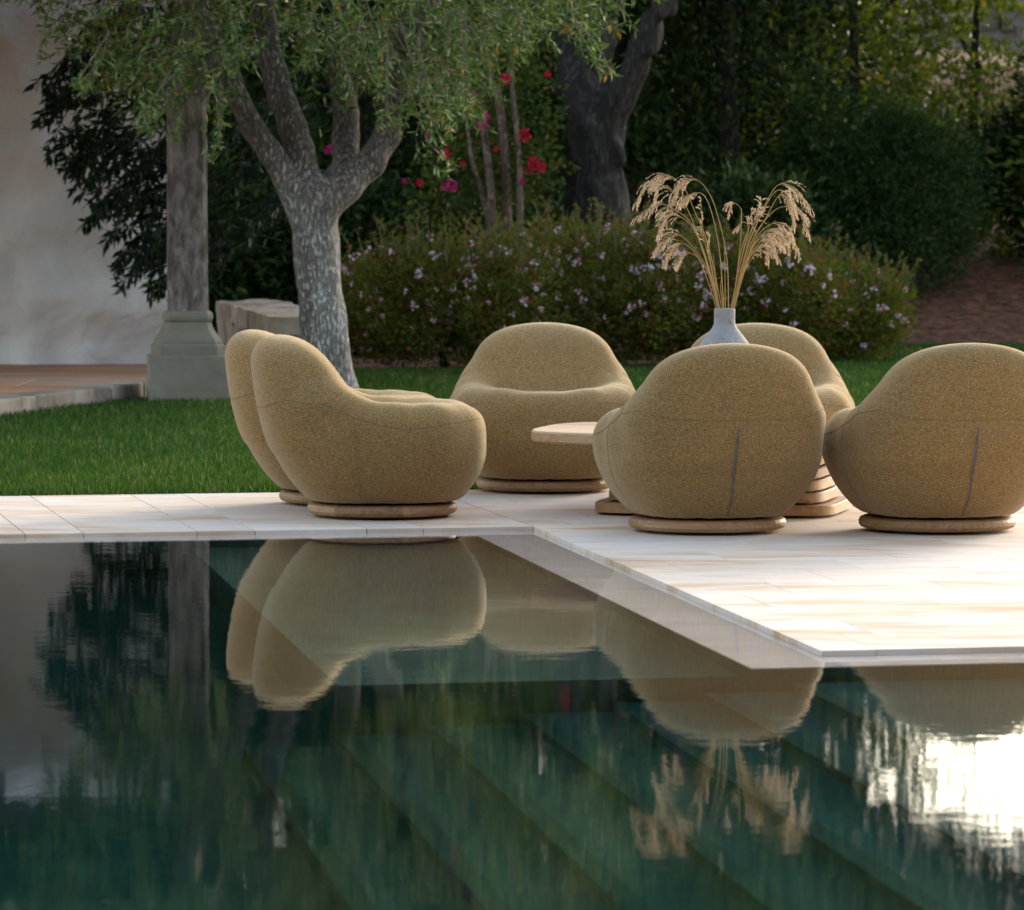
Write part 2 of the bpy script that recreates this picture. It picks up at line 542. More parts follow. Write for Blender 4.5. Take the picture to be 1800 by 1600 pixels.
# lower trunk paler and bluer, browner limbs above
M['olive_bark'] = mat_bark('olive_bark', (0.14, 0.105, 0.08), (0.25, 0.21, 0.175), (0.36, 0.32, 0.28), (1.4, 2.1, (2.1, 2.35, 2.6)))
M['dark_bark'] = mat_bark('dark_bark', (0.022, 0.017, 0.014), (0.042, 0.034, 0.029), (0.08, 0.068, 0.058), None, 30)
M['pale_stem'] = mat_bark('pale_smooth_stem', (0.20, 0.13, 0.08), (0.30, 0.21, 0.14), (0.36, 0.27, 0.19))
M['twig'] = flat('grey_twig', (0.17, 0.14, 0.11), 0.9)

M['olive_leaf'] = mat_leaf('olive_leaf', [(0, (0.034, 0.075, 0.020)), (0.35, (0.075, 0.140, 0.034)), (0.7, (0.13, 0.20, 0.055)), (0.9, (0.21, 0.28, 0.11)), (0.975, (0.29, 0.35, 0.19)), (0.985, (0.40, 0.20, 0.02)), (1, (0.42, 0.22, 0.03))], 0.15, 0.45)
M['olive_fruit'] = mat_leaf('green_olive', [(0, (0.14, 0.20, 0.06)), (1, (0.24, 0.30, 0.12))], 0.1, 0.4)
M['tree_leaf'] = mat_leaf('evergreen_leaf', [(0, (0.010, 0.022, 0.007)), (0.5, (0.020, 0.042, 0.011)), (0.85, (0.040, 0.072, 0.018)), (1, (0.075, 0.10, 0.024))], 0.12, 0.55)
M['sun_leaf'] = mat_leaf('yellow_green_leaf', [(0, (0.04, 0.075, 0.015)), (0.5, (0.075, 0.12, 0.022)), (0.85, (0.13, 0.16, 0.03)), (1, (0.22, 0.20, 0.05))], 0.4, 0.45)
M['shrub_leaf'] = mat_leaf('fine_shrub_leaf', [(0, (0.02, 0.04, 0.014)), (0.5, (0.036, 0.07, 0.02)), (1, (0.06, 0.105, 0.03))], 0.25, 0.5)
M['laurel_leaf'] = mat_leaf('glossy_dark_leaf', [(0, (0.008, 0.018, 0.010)), (0.6, (0.014, 0.032, 0.016)), (1, (0.03, 0.055, 0.022))], 0.08, 0.4)
M['hedge_leaf'] = mat_leaf('abelia_leaf', [(0, (0.05, 0.085, 0.015)), (0.45, (0.095, 0.135, 0.022)), (0.7, (0.15, 0.16, 0.03)), (0.85, (0.18, 0.10, 0.03)), (1, (0.20, 0.06, 0.035))], 0.3, 0.5)
M['rose_leaf'] = mat_leaf('bushy_leaf', [(0, (0.03, 0.06, 0.015)), (0.6, (0.055, 0.095, 0.02)), (0.9, (0.10, 0.12, 0.025)), (1, (0.16, 0.09, 0.03))], 0.3, 0.5)
M['petal_white'] = mat_leaf('white_pink_petal', [(0, (0.74, 0.66, 0.70)), (0.68, (0.82, 0.80, 0.82)), (0.76, (0.50, 0.14, 0.20)), (1, (0.42, 0.10, 0.14))], 0.3, 0.6, (1, 1, 1))
M['petal_red'] = mat_leaf('red_petal', [(0, (0.42, 0.006, 0.030)), (0.6, (0.55, 0.012, 0.045)), (1, (0.48, 0.02, 0.13))], 0.3, 0.5, (1, 1, 1))
M['petal_pink'] = mat_leaf('magenta_petal', [(0, (0.40, 0.012, 0.12)), (1, (0.52, 0.03, 0.22))], 0.3, 0.5, (1, 1, 1))
M['grass'] = mat_leaf('lawn_grass', [(0, (0.014, 0.050, 0.010)), (0.5, (0.036, 0.095, 0.018)), (0.85, (0.070, 0.135, 0.032)), (0.96, (0.11, 0.16, 0.05)), (1, (0.24, 0.22, 0.10))], 0.25, 0.55)

nt = M['grass'].node_tree
gv_ = coords(nt, world=True, scale=(1.0, 0.55, 1.0))
gn_ = noise(nt, gv_, 0.9, 4, 0.6)
gr_ = ramp(nt, [(0.36, (0.72, 0.80, 0.75)), (0.52, (1.0, 1.0, 1.0)), (0.68, (1.75, 1.35, 1.15))], gn_)
pb_ = nt.nodes['Principled BSDF']
src_ = pb_.inputs['Base Color'].links[0].from_socket
nt.links.new(mixc(nt, 1.0, src_, gr_.outputs[0], 'MULTIPLY'), pb_.inputs['Base Color'])

# ------------------------------------------------------------------ frame of the terrace
C0 = np.array((0.084, 16.74))
DU = np.array((math.cos(A_U), math.sin(A_U)))
DV = np.array((-math.sin(R(9.1)), math.cos(R(9.1))))
DVL = np.array((-math.sin(R(11.6)), math.cos(R(11.6))))       # the joints of the far strip run a little askew
def P2(u, v, left=False):
    d = DVL if left else DV
    p = C0 + u * DU + v * d
    return (float(p[0]), float(p[1]))
V_NEAR, V_LAWN, LEDGE = -4.93, 2.28, 0.26
Z_W = -0.016

# ---- ground: one sheet to the horizon round the pool pit
hole = [P2(-6.2, -12.7), P2(6.2, -12.7), P2(6.2, 2.0), P2(-6.2, 2.0)]
outer = [(-900, -900), (900, -900), (900, 1500), (-900, 1500)]
gv = [(x, y, -0.09) for x, y in outer] + [(x, y, -0.09) for x, y in hole]
tag(obj('ground', (gv, [(0, 1, 5, 4), (1, 2, 6, 5), (2, 3, 7, 6), (3, 0, 4, 7)]), M['earth']), kind='structure')

# ---- pool basin
e = LEDGE - 0.006
found = [P2(-6.1, -e), P2(-e, -e), P2(-e, V_NEAR - e), P2(6.1, V_NEAR - e), P2(6.1, V_LAWN - 0.02), P2(-6.1, V_LAWN - 0.02)]
pool = tag(obj('pool_basin', prism(found, -1.7, -0.05), M['pooltile']), kind='structure')
floor_poly = [P2(-6.1, -12.6), P2(6.1, -12.6), P2(6.1, 0.5), P2(-6.1, 0.5)]
obj('pool_floor', prism(floor_poly, -1.62, -1.5), M['pooltile'], pool)
# sunken bench along the long side
shelf = [P2(-1.38, -0.2), P2(-1.38, V_NEAR - 0.1), P2(-e + 0.05, V_NEAR - 0.1), P2(-e + 0.05, -0.2)]
obj('pool_bench', prism([shelf[1], shelf[2], shelf[3], shelf[0]], -1.55, -0.34), M['poolstone'], pool)
# steps descending to the left in front of the near edge
for i, s in enumerate((0.86, 0.61, 0.36, 0.11, -0.14, -0.39, -0.64)):
    u1, u0 = s + (0.25 if i else 4.0), s
    uo = u0 - 1.02
    z = -0.30 - 0.16 * i
    obj('pool_step', prism([P2(uo, -12.5), P2(uo + (u1 - u0), -12.5), P2(uo + (u1 - u0), V_NEAR - 0.35), P2(uo, V_NEAR - 0.35)], -1.55, z), M['pooltile'], pool)
    obj('step_edge', prism([P2(uo - 0.004, -12.45), P2(uo + 0.05, -12.45), P2(uo + 0.05, V_NEAR - 0.36), P2(uo - 0.004, V_NEAR - 0.36)], z - 0.06, z + 0.004), M['nosing'], pool)
# outer walls of the pit
for poly in ([P2(-6.2, -12.7), P2(6.2, -12.7), P2(6.2, -12.5), P2(-6.2, -12.5)],
             [P2(-6.2, -12.5), P2(-6.0, -12.5), P2(-6.0, -0.1), P2(-6.2, -0.1)],
             [P2(6.0, -12.5), P2(6.2, -12.5), P2(6.2, V_NEAR - 0.1), P2(6.0, V_NEAR - 0.1)]):
    obj('pool_wall', prism(poly, -1.7, -0.003), M['poolstone'], pool)

# water: closed body, its top the pool surface
water = tag(obj('pool_water', prism([P2(-6.02, -12.52), P2(6.02, -12.52), P2(6.02, 0.6), P2(-6.02, 0.6)], -1.66, Z_W), M['water']), kind='structure')

# ---- paving
deck = tag(obj('terrace_bed', prism([P2(-6.1, 0.008), P2(0.008, 0.008), P2(0.008, V_NEAR + 0.008), P2(6.1, V_NEAR + 0.008), P2(6.1, V_LAWN - 0.01), P2(-6.1, V_LAWN - 0.01)], -0.05, -0.0045), M['grout']), kind='structure')
G = 0.0019
GV = 0.0006
def paver(u0, u1, v0, v1, lf=False, z=0.0, name='paver', mat='paver', parent=deck, z0=-0.03):
    g_ = G if lf else 0.0007
    q = [P2(u0 + g_, v0 + GV, lf), P2(u1 - g_, v0 + GV, lf), P2(u1 - g_, v1 - GV, lf), P2(u0 + g_, v1 - GV, lf)]
    return obj(name, slab(q, z0, z + rng.uniform(-0.0003, 0.0003), 0.0014 if lf else 0.0008), M[mat], parent)
rows_far = np.linspace(0, V_LAWN, 6)
us = [0.0]
k = 0
while us[-1] > -5.0:
    us.append(us[-1] - (0.44 if k % 2 == 0 else 0.225)); k += 1
for i in range(len(us) - 1):
    for j in range(5):
        paver(us[i + 1], us[i], rows_far[j], rows_far[j + 1], True)
rows_near = np.linspace(V_NEAR, 0, 12)
allrows = [(rows_near[i], rows_near[i + 1]) for i in range(11)] + [(rows_far[i], rows_far[i + 1]) for i in range(5)]
for ri, (v0, v1) in enumerate(allrows):
    far = v0 >= -1e-6
    u = 0.0
    k = 0
    off = 0.02 + 0.66 * ((ri * 0.37) % 1.0)
    while u < 4.6:
        w = max(0.16, off) if k == 0 else float(rng.choice([0.62, 0.74, 0.55]))
        # the far rows start from the askew joint of the far strip
        s0 = 0.0
        if far and k == 0:
            q = [P2(0 + G, v0 + G, True), P2(u + w - G, v0 + G), P2(u + w - G, v1 - G), P2(0 + G, v1 - G, True)]
            obj('paver', slab(q, -0.03, rng.uniform(-0.0006, 0.0006), 0.0025), M['paver'], deck)
        else:
            paver(u, u + w, v0, v1)
        u += w; k += 1
# overflow ledge under a film of water
v = V_NEAR - LEDGE
while v < -LEDGE - 0.05:
    v1 = min(v + 0.62, -LEDGE)
    paver(-LEDGE, -0.0005, v, v1, z=Z_W - 0.005, name='ledge_stone', mat='ledge', z0=-0.05); v = v1
paver(-LEDGE, -0.0005, -LEDGE, -0.0005, z=Z_W - 0.005, name='ledge_stone', mat='ledge', z0=-0.05)
u = -LEDGE
while u > -5.0:
    paver(u - 0.66, u, -LEDGE, -0.0005, z=Z_W - 0.005, name='ledge_stone', mat='ledge', z0=-0.05); u -= 0.66
u = 0.0
while u < 4.6:
    paver(u, u + 0.9, V_NEAR - LEDGE, V_NEAR - 0.0005, z=Z_W - 0.005, name='ledge_stone', mat='ledge', z0=-0.05); u += 0.9

# ---- lawn, path, beds
lawn_poly = [P2(-2.45, V_LAWN, True), P2(6.3, V_LAWN), (9.0, 30.0), (9.0, 42.2), (2.9, 41.0), (2.5, 35.2), (-1.4, 34.2), (-2.3, 33.4), (-2.3, 29.4), (-3.25, 25.9)]
tag(obj('lawn_soil', ([(x, y, -0.03) for x, y in lawn_poly], [tuple(range(len(lawn_poly)))]), M['soil']), kind='structure')
path_poly = [P2(-6.1, V_LAWN), P2(-2.45, V_LAWN, True), (-3.25, 25.9), (-7.0, 25.9)]
tag(obj('garden_path', prism([path_poly[0], path_poly[1], path_poly[2], path_poly[3]], -0.08, -0.004), M['terracotta']), kind='structure')
mulch_poly = [(-2.3, 33.3), (-1.4, 34.1), (2.5, 35.1), (2.9, 40.9), (9.0, 42.1), (14, 42.1), (14, 47), (-14, 47), (-14, 33.3)]
tag(obj('mulch_bed', ([(x, y, -0.02) for x, y in mulch_poly], [tuple(range(len(mulch_poly)))]), M['mulch']), kind='structure')
# hillside behind, rising
hv, hf = [], []
nx, ny = 60, 46
for j in range(ny):
    for i in range(nx):
        x = -34 + 68 * i / (nx - 1); y = 41.0 + 75 * (j / (ny - 1)) ** 1.6
        t = min(max((y - 42.5) / 18.0, 0), 1)
        side_ = min(max((3.2 - x) / 3.0, 0), 1)
        z = -0.06 + (3.1 + 3.0 * side_) * (t * t * (3 - 2 * t)) + max(0, y - 62) * 0.02
        tb = min(max((y - 41.4) / 4.6, 0), 1)
        z += 0.5 * tb * tb * (3 - 2 * tb)
        z += 0.35 * t * mnoise.noise(Vector((x * 0.3, y * 0.3, 3)))
        hv.append((x, y, z))
for j in range(ny - 1):
    for i in range(nx - 1):
        a = j * nx + i
        hf.append((a, a + 1, a + nx + 1, a + nx))
nsp = (nx - 1) * 17
tag(obj('hillside', (hv, hf[nsp:], True), M['earth']), kind='structure')
tag(obj('planted_bank', (hv[:nx * 18], hf[:nsp], True), M['mulch']), kind='structure')

def in_poly(px, py, poly):
    ins = np.zeros(len(px), bool)
    n = len(poly)
    for i in range(n):
        x0, y0 = poly[i]; x1, y1 = poly[(i + 1) % n]
        c = ((y0 > py) != (y1 > py)) & (px < (x1 - x0) * (py - y0) / (y1 - y0 + 1e-12) + x0)
        ins ^= c
    return ins
# grass blades
NB = 420000
gy = 18.0 + 24.5 * rng.rand(NB) ** 1.25
gx = (rng.rand(NB) * 2 - 1) * (gy * 0.135 + 0.25)
ok = in_poly(gx, gy, lawn_poly)
gx, gy = gx[ok], gy[ok]; n = len(gx)
patch = np.array([mnoise.noise(Vector((a * 1.1, b * 0.6, 0.5))) for a, b in zip(gx[::40], gy[::40])]).repeat(40)[:n]
hgt = rng.uniform(0.035, 0.075, n)
base = np.stack([gx, gy, np.full(n, -0.03)], 1)
lean = rng.normal(size=(n, 3)) * 0.024; lean[:, 2] = 0
side = nrm(np.stack([np.cos(rng.rand(n) * 6.3), rng.normal(size=n) * 0.4, np.zeros(n)], 1)) * 0.0050 * (1 + (gy[:, None] - 18) * 0.04)
V = np.empty((n, 3, 3))
V[:, 0] = base - side; V[:, 1] = base + side; V[:, 2] = base + lean + np.stack([np.zeros(n), np.zeros(n), hgt], 1)
tag(obj('lawn_grass', np_mesh('lawn_grass', V.reshape(-1, 3), np.arange(n * 3).reshape(n, 3), False), M['grass']),
    'short green mown grass of the lawn behind the terrace', 'grass', kind='stuff')

# ------------------------------------------------------------------ house corner: terrace, wall, column, bench
porch_poly = [(-3.25, 25.9), (-2.35, 29.5), (-2.35, 33.6), (-9, 33.6), (-9, 25.9)]
porch = tag(obj('porch_floor', prism([porch_poly[i] for i in (0, 1, 2, 3, 4)], -0.08, 0.085), M['sandstone']), kind='structure')
# porch slabs
ys = np.linspace(26.0, 33.4, 7)
for j in range(6):
    y0, y1 = ys[j] + 0.004, ys[j + 1] - 0.004
    xr = lambda y: -3.25 + (min(y, 29.5) - 25.9) / 3.6 * 0.9 - 0.22
    x = -8.8 - 0.4 * (j % 2)
    while x < xr(y0) - 0.2:
        x1 = x + 1.1
        if x1 > xr(y0) - 0.3:
            q = [(x, y0), (xr(y0), y0), (xr(y1), y1), (x, y1)]; x1 = 99
        else:
            q = [(x, y0), (x1 - 0.006, y0), (x1 - 0.006, y1), (x, y1)]
        obj('floor_slab', slab(q, 0.07, 0.10 + rng.uniform(-0.001, 0.001), 0.004), M['terracotta'], porch)
        x = x1
# kerb stones along the lawn side
ka, kb = np.array((-3.25, 25.9)), np.array((-2.35, 29.5))
kd = (kb - ka) / np.linalg.norm(kb - ka); kn = np.array((kd[1], -kd[0]))
t = -0.4
while t < 3.6:
    L = rng.uniform(0.55, 0.8)
    p0 = ka + kd * t; p1 = ka + kd * (t + L - 0.012)
    q = [p0 + kn * (0.03 + rng.uniform(-0.01, 0.01)), p1 + kn * (0.03 + rng.uniform(-0.01, 0.01)), p1 - kn * 0.2, p0 - kn * 0.2]
    obj('kerb_stone', slab([tuple(x) for x in q], -0.07, 0.104 + rng.uniform(-0.003, 0.003), 0.012), M['kerb'], porch)
    t += L

# wall: uneven plastered front
wv, wf = [], []
nx, nz = 150, 110
X0, X1, H = -9.0, -2.42, 4.6
for j in range(nz):
    for i in range(nx):
        x = X0 + (X1 - X0) * i / (nx - 1); z = H * j / (nz - 1)
        d = 0.07 * mnoise.noise(Vector((x * 1.3, z * 1.3, 1.7))) + 0.085 * mnoise.noise(Vector((x * 3.4, z * 2.6, 4.1))) + 0.014 * mnoise.noise(Vector((x * 9, z * 9, 2)))
        wv.append((x, 32.7 - d, z))
for j in range(nz - 1):
    for i in range(nx - 1):
        a = j * nx + i
        wf.append((a, a + 1, a + nx + 1, a + nx))
bk = len(wv)
ring = [j * nx for j in range(nz)] + [(nz - 1) * nx + i for i in range(1, nx)] + [j * nx + nx - 1 for j in range(nz - 2, -1, -1)] + [i for i in range(nx - 2, 0, -1)]
for r_ in ring:
    x, y, z = wv[r_]; wv.append((x, 33.25, z))
m_ = len(ring)
for i in range(m_):
    j = (i + 1) % m_
    wf.append((ring[i], ring[j], bk + j, bk + i))
wf.append(tuple(bk + i for i in range(m_)))
wall = tag(obj('plaster_wall', (wv, wf, True), M['plaster']), 'uneven white plastered house wall at the left edge', 'wall')

# column with moulded base
cx, cy = -2.17, 28.55
colm = tag(empty('stone_column', (cx, cy, 0.0), R(6)), 'weathered square column with moulded stone base beside the white wall', 'column')
def sq_ring(prof, ch=0.1):
    """stack of chamfered squares (half,z)"""
    v, f = [], []
    for h, z in prof:
        c = h * ch
        v += [(h, -h + c, z), (h, h - c, z), (h - c, h, z), (-h + c, h, z), (-h, h - c, z), (-h, -h + c, z), (-h + c, -h, z), (h - c, -h, z)]
    for i in range(len(prof) - 1):
        for k in range(8):
            k2 = (k + 1) % 8
            f.append((i * 8 + k, i * 8 + k2, i * 8 + 8 + k2, i * 8 + 8 + k))
    f.append(tuple(range(7, -1, -1))); f.append(tuple((len(prof) - 1) * 8 + k for k in range(8)))
    return v, f
obj('plinth', sq_ring([(0.268, 0.0), (0.268, 0.296), (0.262, 0.302)], 0.035), M['sandstone'], colm)
base_prof = [(0.242, 0.302), (0.242, 0.368), (0.236, 0.374), (0.226, 0.380), (0.226, 0.396), (0.214, 0.420), (0.190, 0.448), (0.172, 0.475), (0.162, 0.500), (0.157, 0.520),
             (0.152, 0.524), (0.161, 0.534), (0.166, 0.550), (0.166, 0.570), (0.160, 0.588), (0.148, 0.598)]
obj('moulded_base', sq_ring(base_prof, 0.22), M['sandstone'], colm)
sv_, sf_ = [], []
nzz = 40
for j in range(nzz):
    z = 0.598 + (2.70 - 0.598) * j / (nzz - 1)
    h = 0.135 - 0.008 * j / nzz
    for k in range(24):
        a = 2 * math.pi * k / 24 + math.pi / 24
        c_, s_ = math.cos(a), math.sin(a)
        m = max(abs(c_), abs(s_)); rr_ = h / m
        rr_ = min(rr_, h * 1.30)
        rr_ += 0.006 * mnoise.noise(Vector((c_ * 1.5, s_ * 1.5, z * 2.5))) + 0.003 * mnoise.noise(Vector((c_ * 5, s_ * 5, z * 9)))
        sv_.append((rr_ * c_, rr_ * s_, z))
for j in range(nzz - 1):
    for k in range(24):
        k2 = (k + 1) % 24
        sf_.append((j * 24 + k, j * 24 + k2, j * 24 + 24 + k2, j * 24 + 24 + k))
sf_.append(tuple((nzz - 1) * 24 + k for k in range(24)))
obj('shaft', (sv_, sf_), M['column'], colm)
obj('capital', sq_ring([(0.15, 2.70), (0.2, 2.75), (0.2, 2.80)], 0.05), M['column'], colm)

# porch roof of timber on the column
roof = tag(empty('porch_roof', (-5.4, 30.6, 2.802)), 'dark timber porch roof spanning from the column to the white wall', 'roof')
obj('beam', box(-3.6, 3.45, -2.2, -1.95, 0.0, 0.24), M['old_timber'], roof)
for i in range(12):
    x = -3.4 + i * 0.6
    obj('rafter', box(x, x + 0.1, -3.5, 2.06, 0.242, 0.36), M['old_timber'], roof)
for i in range(18):
    y = -3.55 + i * 0.302
    obj('roof_board', box(-3.6, 3.45, y, y + 0.296, 0.362, 0.39), M['old_timber'], roof)

# low stone wall running back from the olive trunk
bench = tag(empty('low_stone_wall', (-1.72, 30.0, 0.0), R(7.5)), 'low pale stone block wall running back between the column and the olive trunk', 'wall')
def rough_block(x0, x1, y0, y1, z0, z1, seed, amp=0.012, n=8):
    # subdivided box pushed about by noise
    V, Fc, idx = [], [], {}
    def vid(i, j, k):
        key = (i, j, k)
        if key not in idx:
            p = Vector((x0 + (x1 - x0) * i / n, y0 + (y1 - y0) * j / n, z0 + (z1 - z0) * k / n))
            q = p + Vector((mnoise.noise(p * 4 + Vector((seed, 0, 0))), mnoise.noise(p * 4 + Vector((0, seed, 5))), mnoise.noise(p * 4 + Vector((3, 0, seed))))) * amp
            q += Vector((mnoise.noise(p * 14 + Vector((seed, 0, 0))), mnoise.noise(p * 14 + Vector((0, seed, 5))), mnoise.noise(p * 14 + Vector((3, 0, seed))))) * amp * 0.4
            idx[key] = len(V); V.append(tuple(q))
        return idx[key]
    for a in range(n):
        for b_ in range(n):
            for (f0, o) in ((0, 0), (n, 1)):
                for ax in range(3):
                    def c(s, t):
                        q = [0, 0, 0]; q[ax] = f0; q[(ax + 1) % 3] = s; q[(ax + 2) % 3] = t
                        return vid(*q)
                    quad = [c(a, b_), c(a + 1, b_), c(a + 1, b_ + 1), c(a, b_ + 1)]
                    Fc.append(tuple(quad if o else quad[::-1]))
    return V, Fc
# front and side blocks, then the cap slabs
for j in range(6):
    y0 = j * 0.98
    obj('wall_block', rough_block(0.015, 0.50, y0, y0 + 0.97, 0.0, 0.40, 3 + j, 0.02), M['benchstone'], bench)
    obj('cap_slab', rough_block(0.0, 0.53, y0 - 0.015, y0 + 0.965, 0.385, 0.53, 9 + j, 0.02), M['benchstone'], bench)

# ------------------------------------------------------------------ armchairs
def smax(a, b, k):
    return -smin(-a, -b, k)
def chair_back(z):
    return 0.298 + 0.252 * (1 - np.exp(-np.maximum(z - 0.06, 0) / 0.22))
def chair_sdf(x, y, z):
    y = np.abs(y)
    def section(xb, xf, w, n):
        c = (xf + xb) / 2; a = (xf - xb) / 2
        g = (np.abs((x - c) / a) ** n + np.abs(y / w) ** n) ** (1.0 / n)
        return (g - 1.0) * np.minimum(a, w)
    # lower body: pouffe with a raked back
    xb = -chair_back(np.clip(z, 0.05, 0.5)) + 0.008
    xf = 0.422 - 2.4 * np.minimum(z - 0.28, 0) ** 2 - 1.5 * np.maximum(z - 0.32, 0) ** 2
    w = 0.418 - 2.5 * np.minimum(z - 0.30, 0) ** 2 - 1.5 * np.maximum(z - 0.32, 0) ** 2
    d = smax(section(xb, xf, w, 2.6), z - 0.440 - 0.045 * x, 0.085)
    # backrest: thick at the root, leaning, gently dished
    zb = np.clip(z, 0.2, 0.85)
    bb = -chair_back(zb) - 0.002
    bf = -0.105 - 0.70 * (zb - 0.475) + 0.55 * y * y
    bw = 0.345 - 0.52 * (np.maximum(zb, 0.46) - 0.54)
    d2 = smax(section(bb, bf, bw, 2.6), z - 0.740, 0.135)
    d2 = smax(d2, 0.25 - z, 0.05)
    d = smin(d, d2, 0.018)
    # arms: rolls from the back down to the seat front
    pts = [((-0.27, 0.272, 0.452), 0.092), ((-0.12, 0.305, 0.395), 0.096), ((0.04, 0.315, 0.362), 0.102), ((0.18, 0.285, 0.345), 0.112), ((0.27, 0.20, 0.335), 0.118)]
    da = None
    for (a, ra), (b, rb) in zip(pts[:-1], pts[1:]):
        ax, ay, az = a; bx, by, bz = b
        vx, vy, vz = bx - ax, by - ay, bz - az
        L2 = vx * vx + vy * vy + vz * vz
        t = np.clip(((x - ax) * vx + (y - ay) * vy + (z - az) * vz) / L2, 0, 1)
        q = np.sqrt((x - ax - t * vx) ** 2 + (y - ay - t * vy) ** 2 + (z - az - t * vz) ** 2) - (ra + (rb - ra) * t)
        da = q if da is None else smin(da, q, 0.03)
    d = smin(d, da, 0.06)
    return smax(d, 0.066 - z, 0.02)

CV, CQ = surface_nets(chair_sdf, (-0.62, -0.52, 0.03), (0.52, 0.52, 0.80), 0.0165, 2)
lowm = CV[:, 2] < 0.085
ang = np.arctan2(CV[:, 1], CV[:, 0])
CV[lowm, 2] += (np.sin(ang[lowm] * 23) * 0.0008 + np.maximum(np.sin(ang[lowm] * 7 + 1), 0.6) * 0.003)
chair_me = np_mesh('upholstery', CV, CQ)
chair_me.materials.append(M['fabric'])

def on_surface(pts, off=0.0):
    V = np.array(pts, float)
    for _ in range(8): V = project(chair_sdf, V)
    return V + nrm(grad(chair_sdf, V)) * off

def seam_mesh(name, pts, r=0.0010, off=0.0002, n=5, mat='seam'):
    P = on_surface(catmull(pts, 10), off)
    v, f, _ = tube(P, r, n)
    m = bpy.data.meshes.new(name); m.from_pydata(v, [], f); m.update(); m.materials.append(M[mat])
    return m
seams = []
seams.append(seam_mesh('seam', [(-0.40, -0.36, 0.49), (-0.46, -0.27, 0.462), (-0.50, -0.14, 0.452), (-0.51, 0.0, 0.450), (-0.50, 0.14, 0.452), (-0.46, 0.27, 0.462), (-0.40, 0.36, 0.49)]))
for s in (-1, 1):
    seams.append(seam_mesh('seam', [(-0.40, s * 0.36, 0.49), (-0.25, s * 0.40, 0.475), (-0.17, s * 0.36, 0.53)]))
    seams.append(seam_mesh('seam', [(-0.25, s * 0.40, 0.475), (-0.12, s * 0.42, 0.42), (0.06, s * 0.43, 0.375), (0.25, s * 0.36, 0.385), (0.37, s * 0.22, 0.395)]))
    seams.append(seam_mesh('seam', [(-0.13, s * 0.42, 0.42), (-0.12, s * 0.43, 0.30), (-0.11, s * 0.40, 0.18), (-0.10, s * 0.32, 0.09)], 0.0009))
# zip slit: a tapering strip laid on the back
zp = on_surface([(-float(chair_back(0.435 - 0.36 * t)), 0.004 * math.sin(t * 5), 0.435 - 0.36 * t) for t in np.linspace(0, 1, 26)], 0.0012)
wz = np.interp(np.linspace(0, 1, 26), [0, 0.12, 0.5, 0.9, 1.0], [0.0005, 0.006, 0.0058, 0.0042, 0.003])
zv = np.concatenate([zp + np.array([0, 1, 0]) * wz[:, None], zp - np.array([0, 1, 0]) * wz[:, None]])
zf = [(i, i + 1, 26 + i + 1, 26 + i) for i in range(25)]
zip_me = bpy.data.meshes.new('zip_tape'); zip_me.from_pydata([tuple(p) for p in zv], [], zf); zip_me.materials.append(M['zip'])
lip_mes = [seam_mesh('zip_lip', [tuple(p) for p in (zp + np.array([0, s, 0]) * (wz[:, None] + 0.001))[::4]], 0.0016, 0.0008, 5, 'fabric') for s in (-1, 1)]

# base: ring of teak segments with rounded rim
def disc_segment(a0, a1, r=0.305, z0=0.012, z1=0.058, n=9):
    rim = [(0.0, z0), (r - 0.022, z0), (r - 0.008, z0 + 0.005), (r, z0 + 0.016), (r, z1 - 0.018), (r - 0.006, z1 - 0.006), (r - 0.02, z1), (0.0, z1)]
    v, f = [], []
    for k in range(n + 1):
        a = a0 + (a1 - a0) * k / n
        for q, z in rim: v.append((q * math.cos(a), q * math.sin(a), z))
    m = len(rim)
    for k in range(n):
        for i in range(m - 1):
            f.append((k * m + i, (k + 1) * m + i, (k + 1) * m + i + 1, k * m + i + 1))
    f.append(tuple(range(m))); f.append(tuple(n * m + i for i in range(m - 1, -1, -1)))
    me = bpy.data.meshes.new('base_segment'); me.from_pydata(v, [], f)
    me.materials.append(M['teak'])
    return me
seg_a = [0.0, 0.95, 2.2, 3.05, 4.2, 5.35, 2 * math.pi]
seg_mes = [disc_segment(seg_a[i] + 0.0012, seg_a[i + 1] - 0.0012) for i in range(6)]
plate_v = lathe([(0.20, 0.0585), (0.20, 0.074)], 32)
foot_v = lathe([(0.235, 0.0005), (0.235, 0.0115)], 40)
def to_me(name, t, mat):
    m = bpy.data.meshes.new(name); m.from_pydata([tuple(p) for p in t[0]], [], t[1]); m.materials.append(M[mat]); return m
plate_me = to_me('swivel_plate', plate_v, 'black')
foot_me = to_me('foot_pad', foot_v, 'black')

def armchair(x, y, facing, label, disc_rot=0.0, tilt=0.0):
    root = tag(empty('swivel_armchair', (x, y, 0.0), facing), label, 'armchair', 'swivel armchairs on the terrace')
    up = obj('upholstery', chair_me, None, root)
    for m in seams: obj('seam', m, None, up)
    obj('zip_tape', zip_me, None, up)
    for m in lip_mes: obj('zip_lip', m, None, up)
    for m in seg_mes:
        s = obj('base_segment', m, None, root); s.rotation_euler = (0, 0, disc_rot)
    obj('swivel_plate', plate_me, None, root)
    obj('foot_pad', foot_me, None, root)
    return root
# facing angle: direction of the chair's front in the ground plane (0 = to the right)
armchair(-0.528, 17.32, R(4), 'mustard woven armchair seen from the side, nearest the pool on the left', 4.0)
armchair(-0.685, 18.10, R(2), 'mustard woven armchair half hidden behind the side-on armchair at left', 2.2)
armchair(0.145, 18.95, R(-90), 'mustard woven armchair facing the pool, left of the flowering grass vase', 5.3)
armchair(1.083, 18.85, R(-93), 'mustard woven armchair behind the blue-grey vase, facing the pool', 1.2)
armchair(0.756, 16.49, R(101), 'mustard woven armchair seen from behind in front of the vase', 0.9)
armchair(1.650, 16.52, R(102), 'mustard woven armchair seen from behind, cut by the right edge', 3.3)

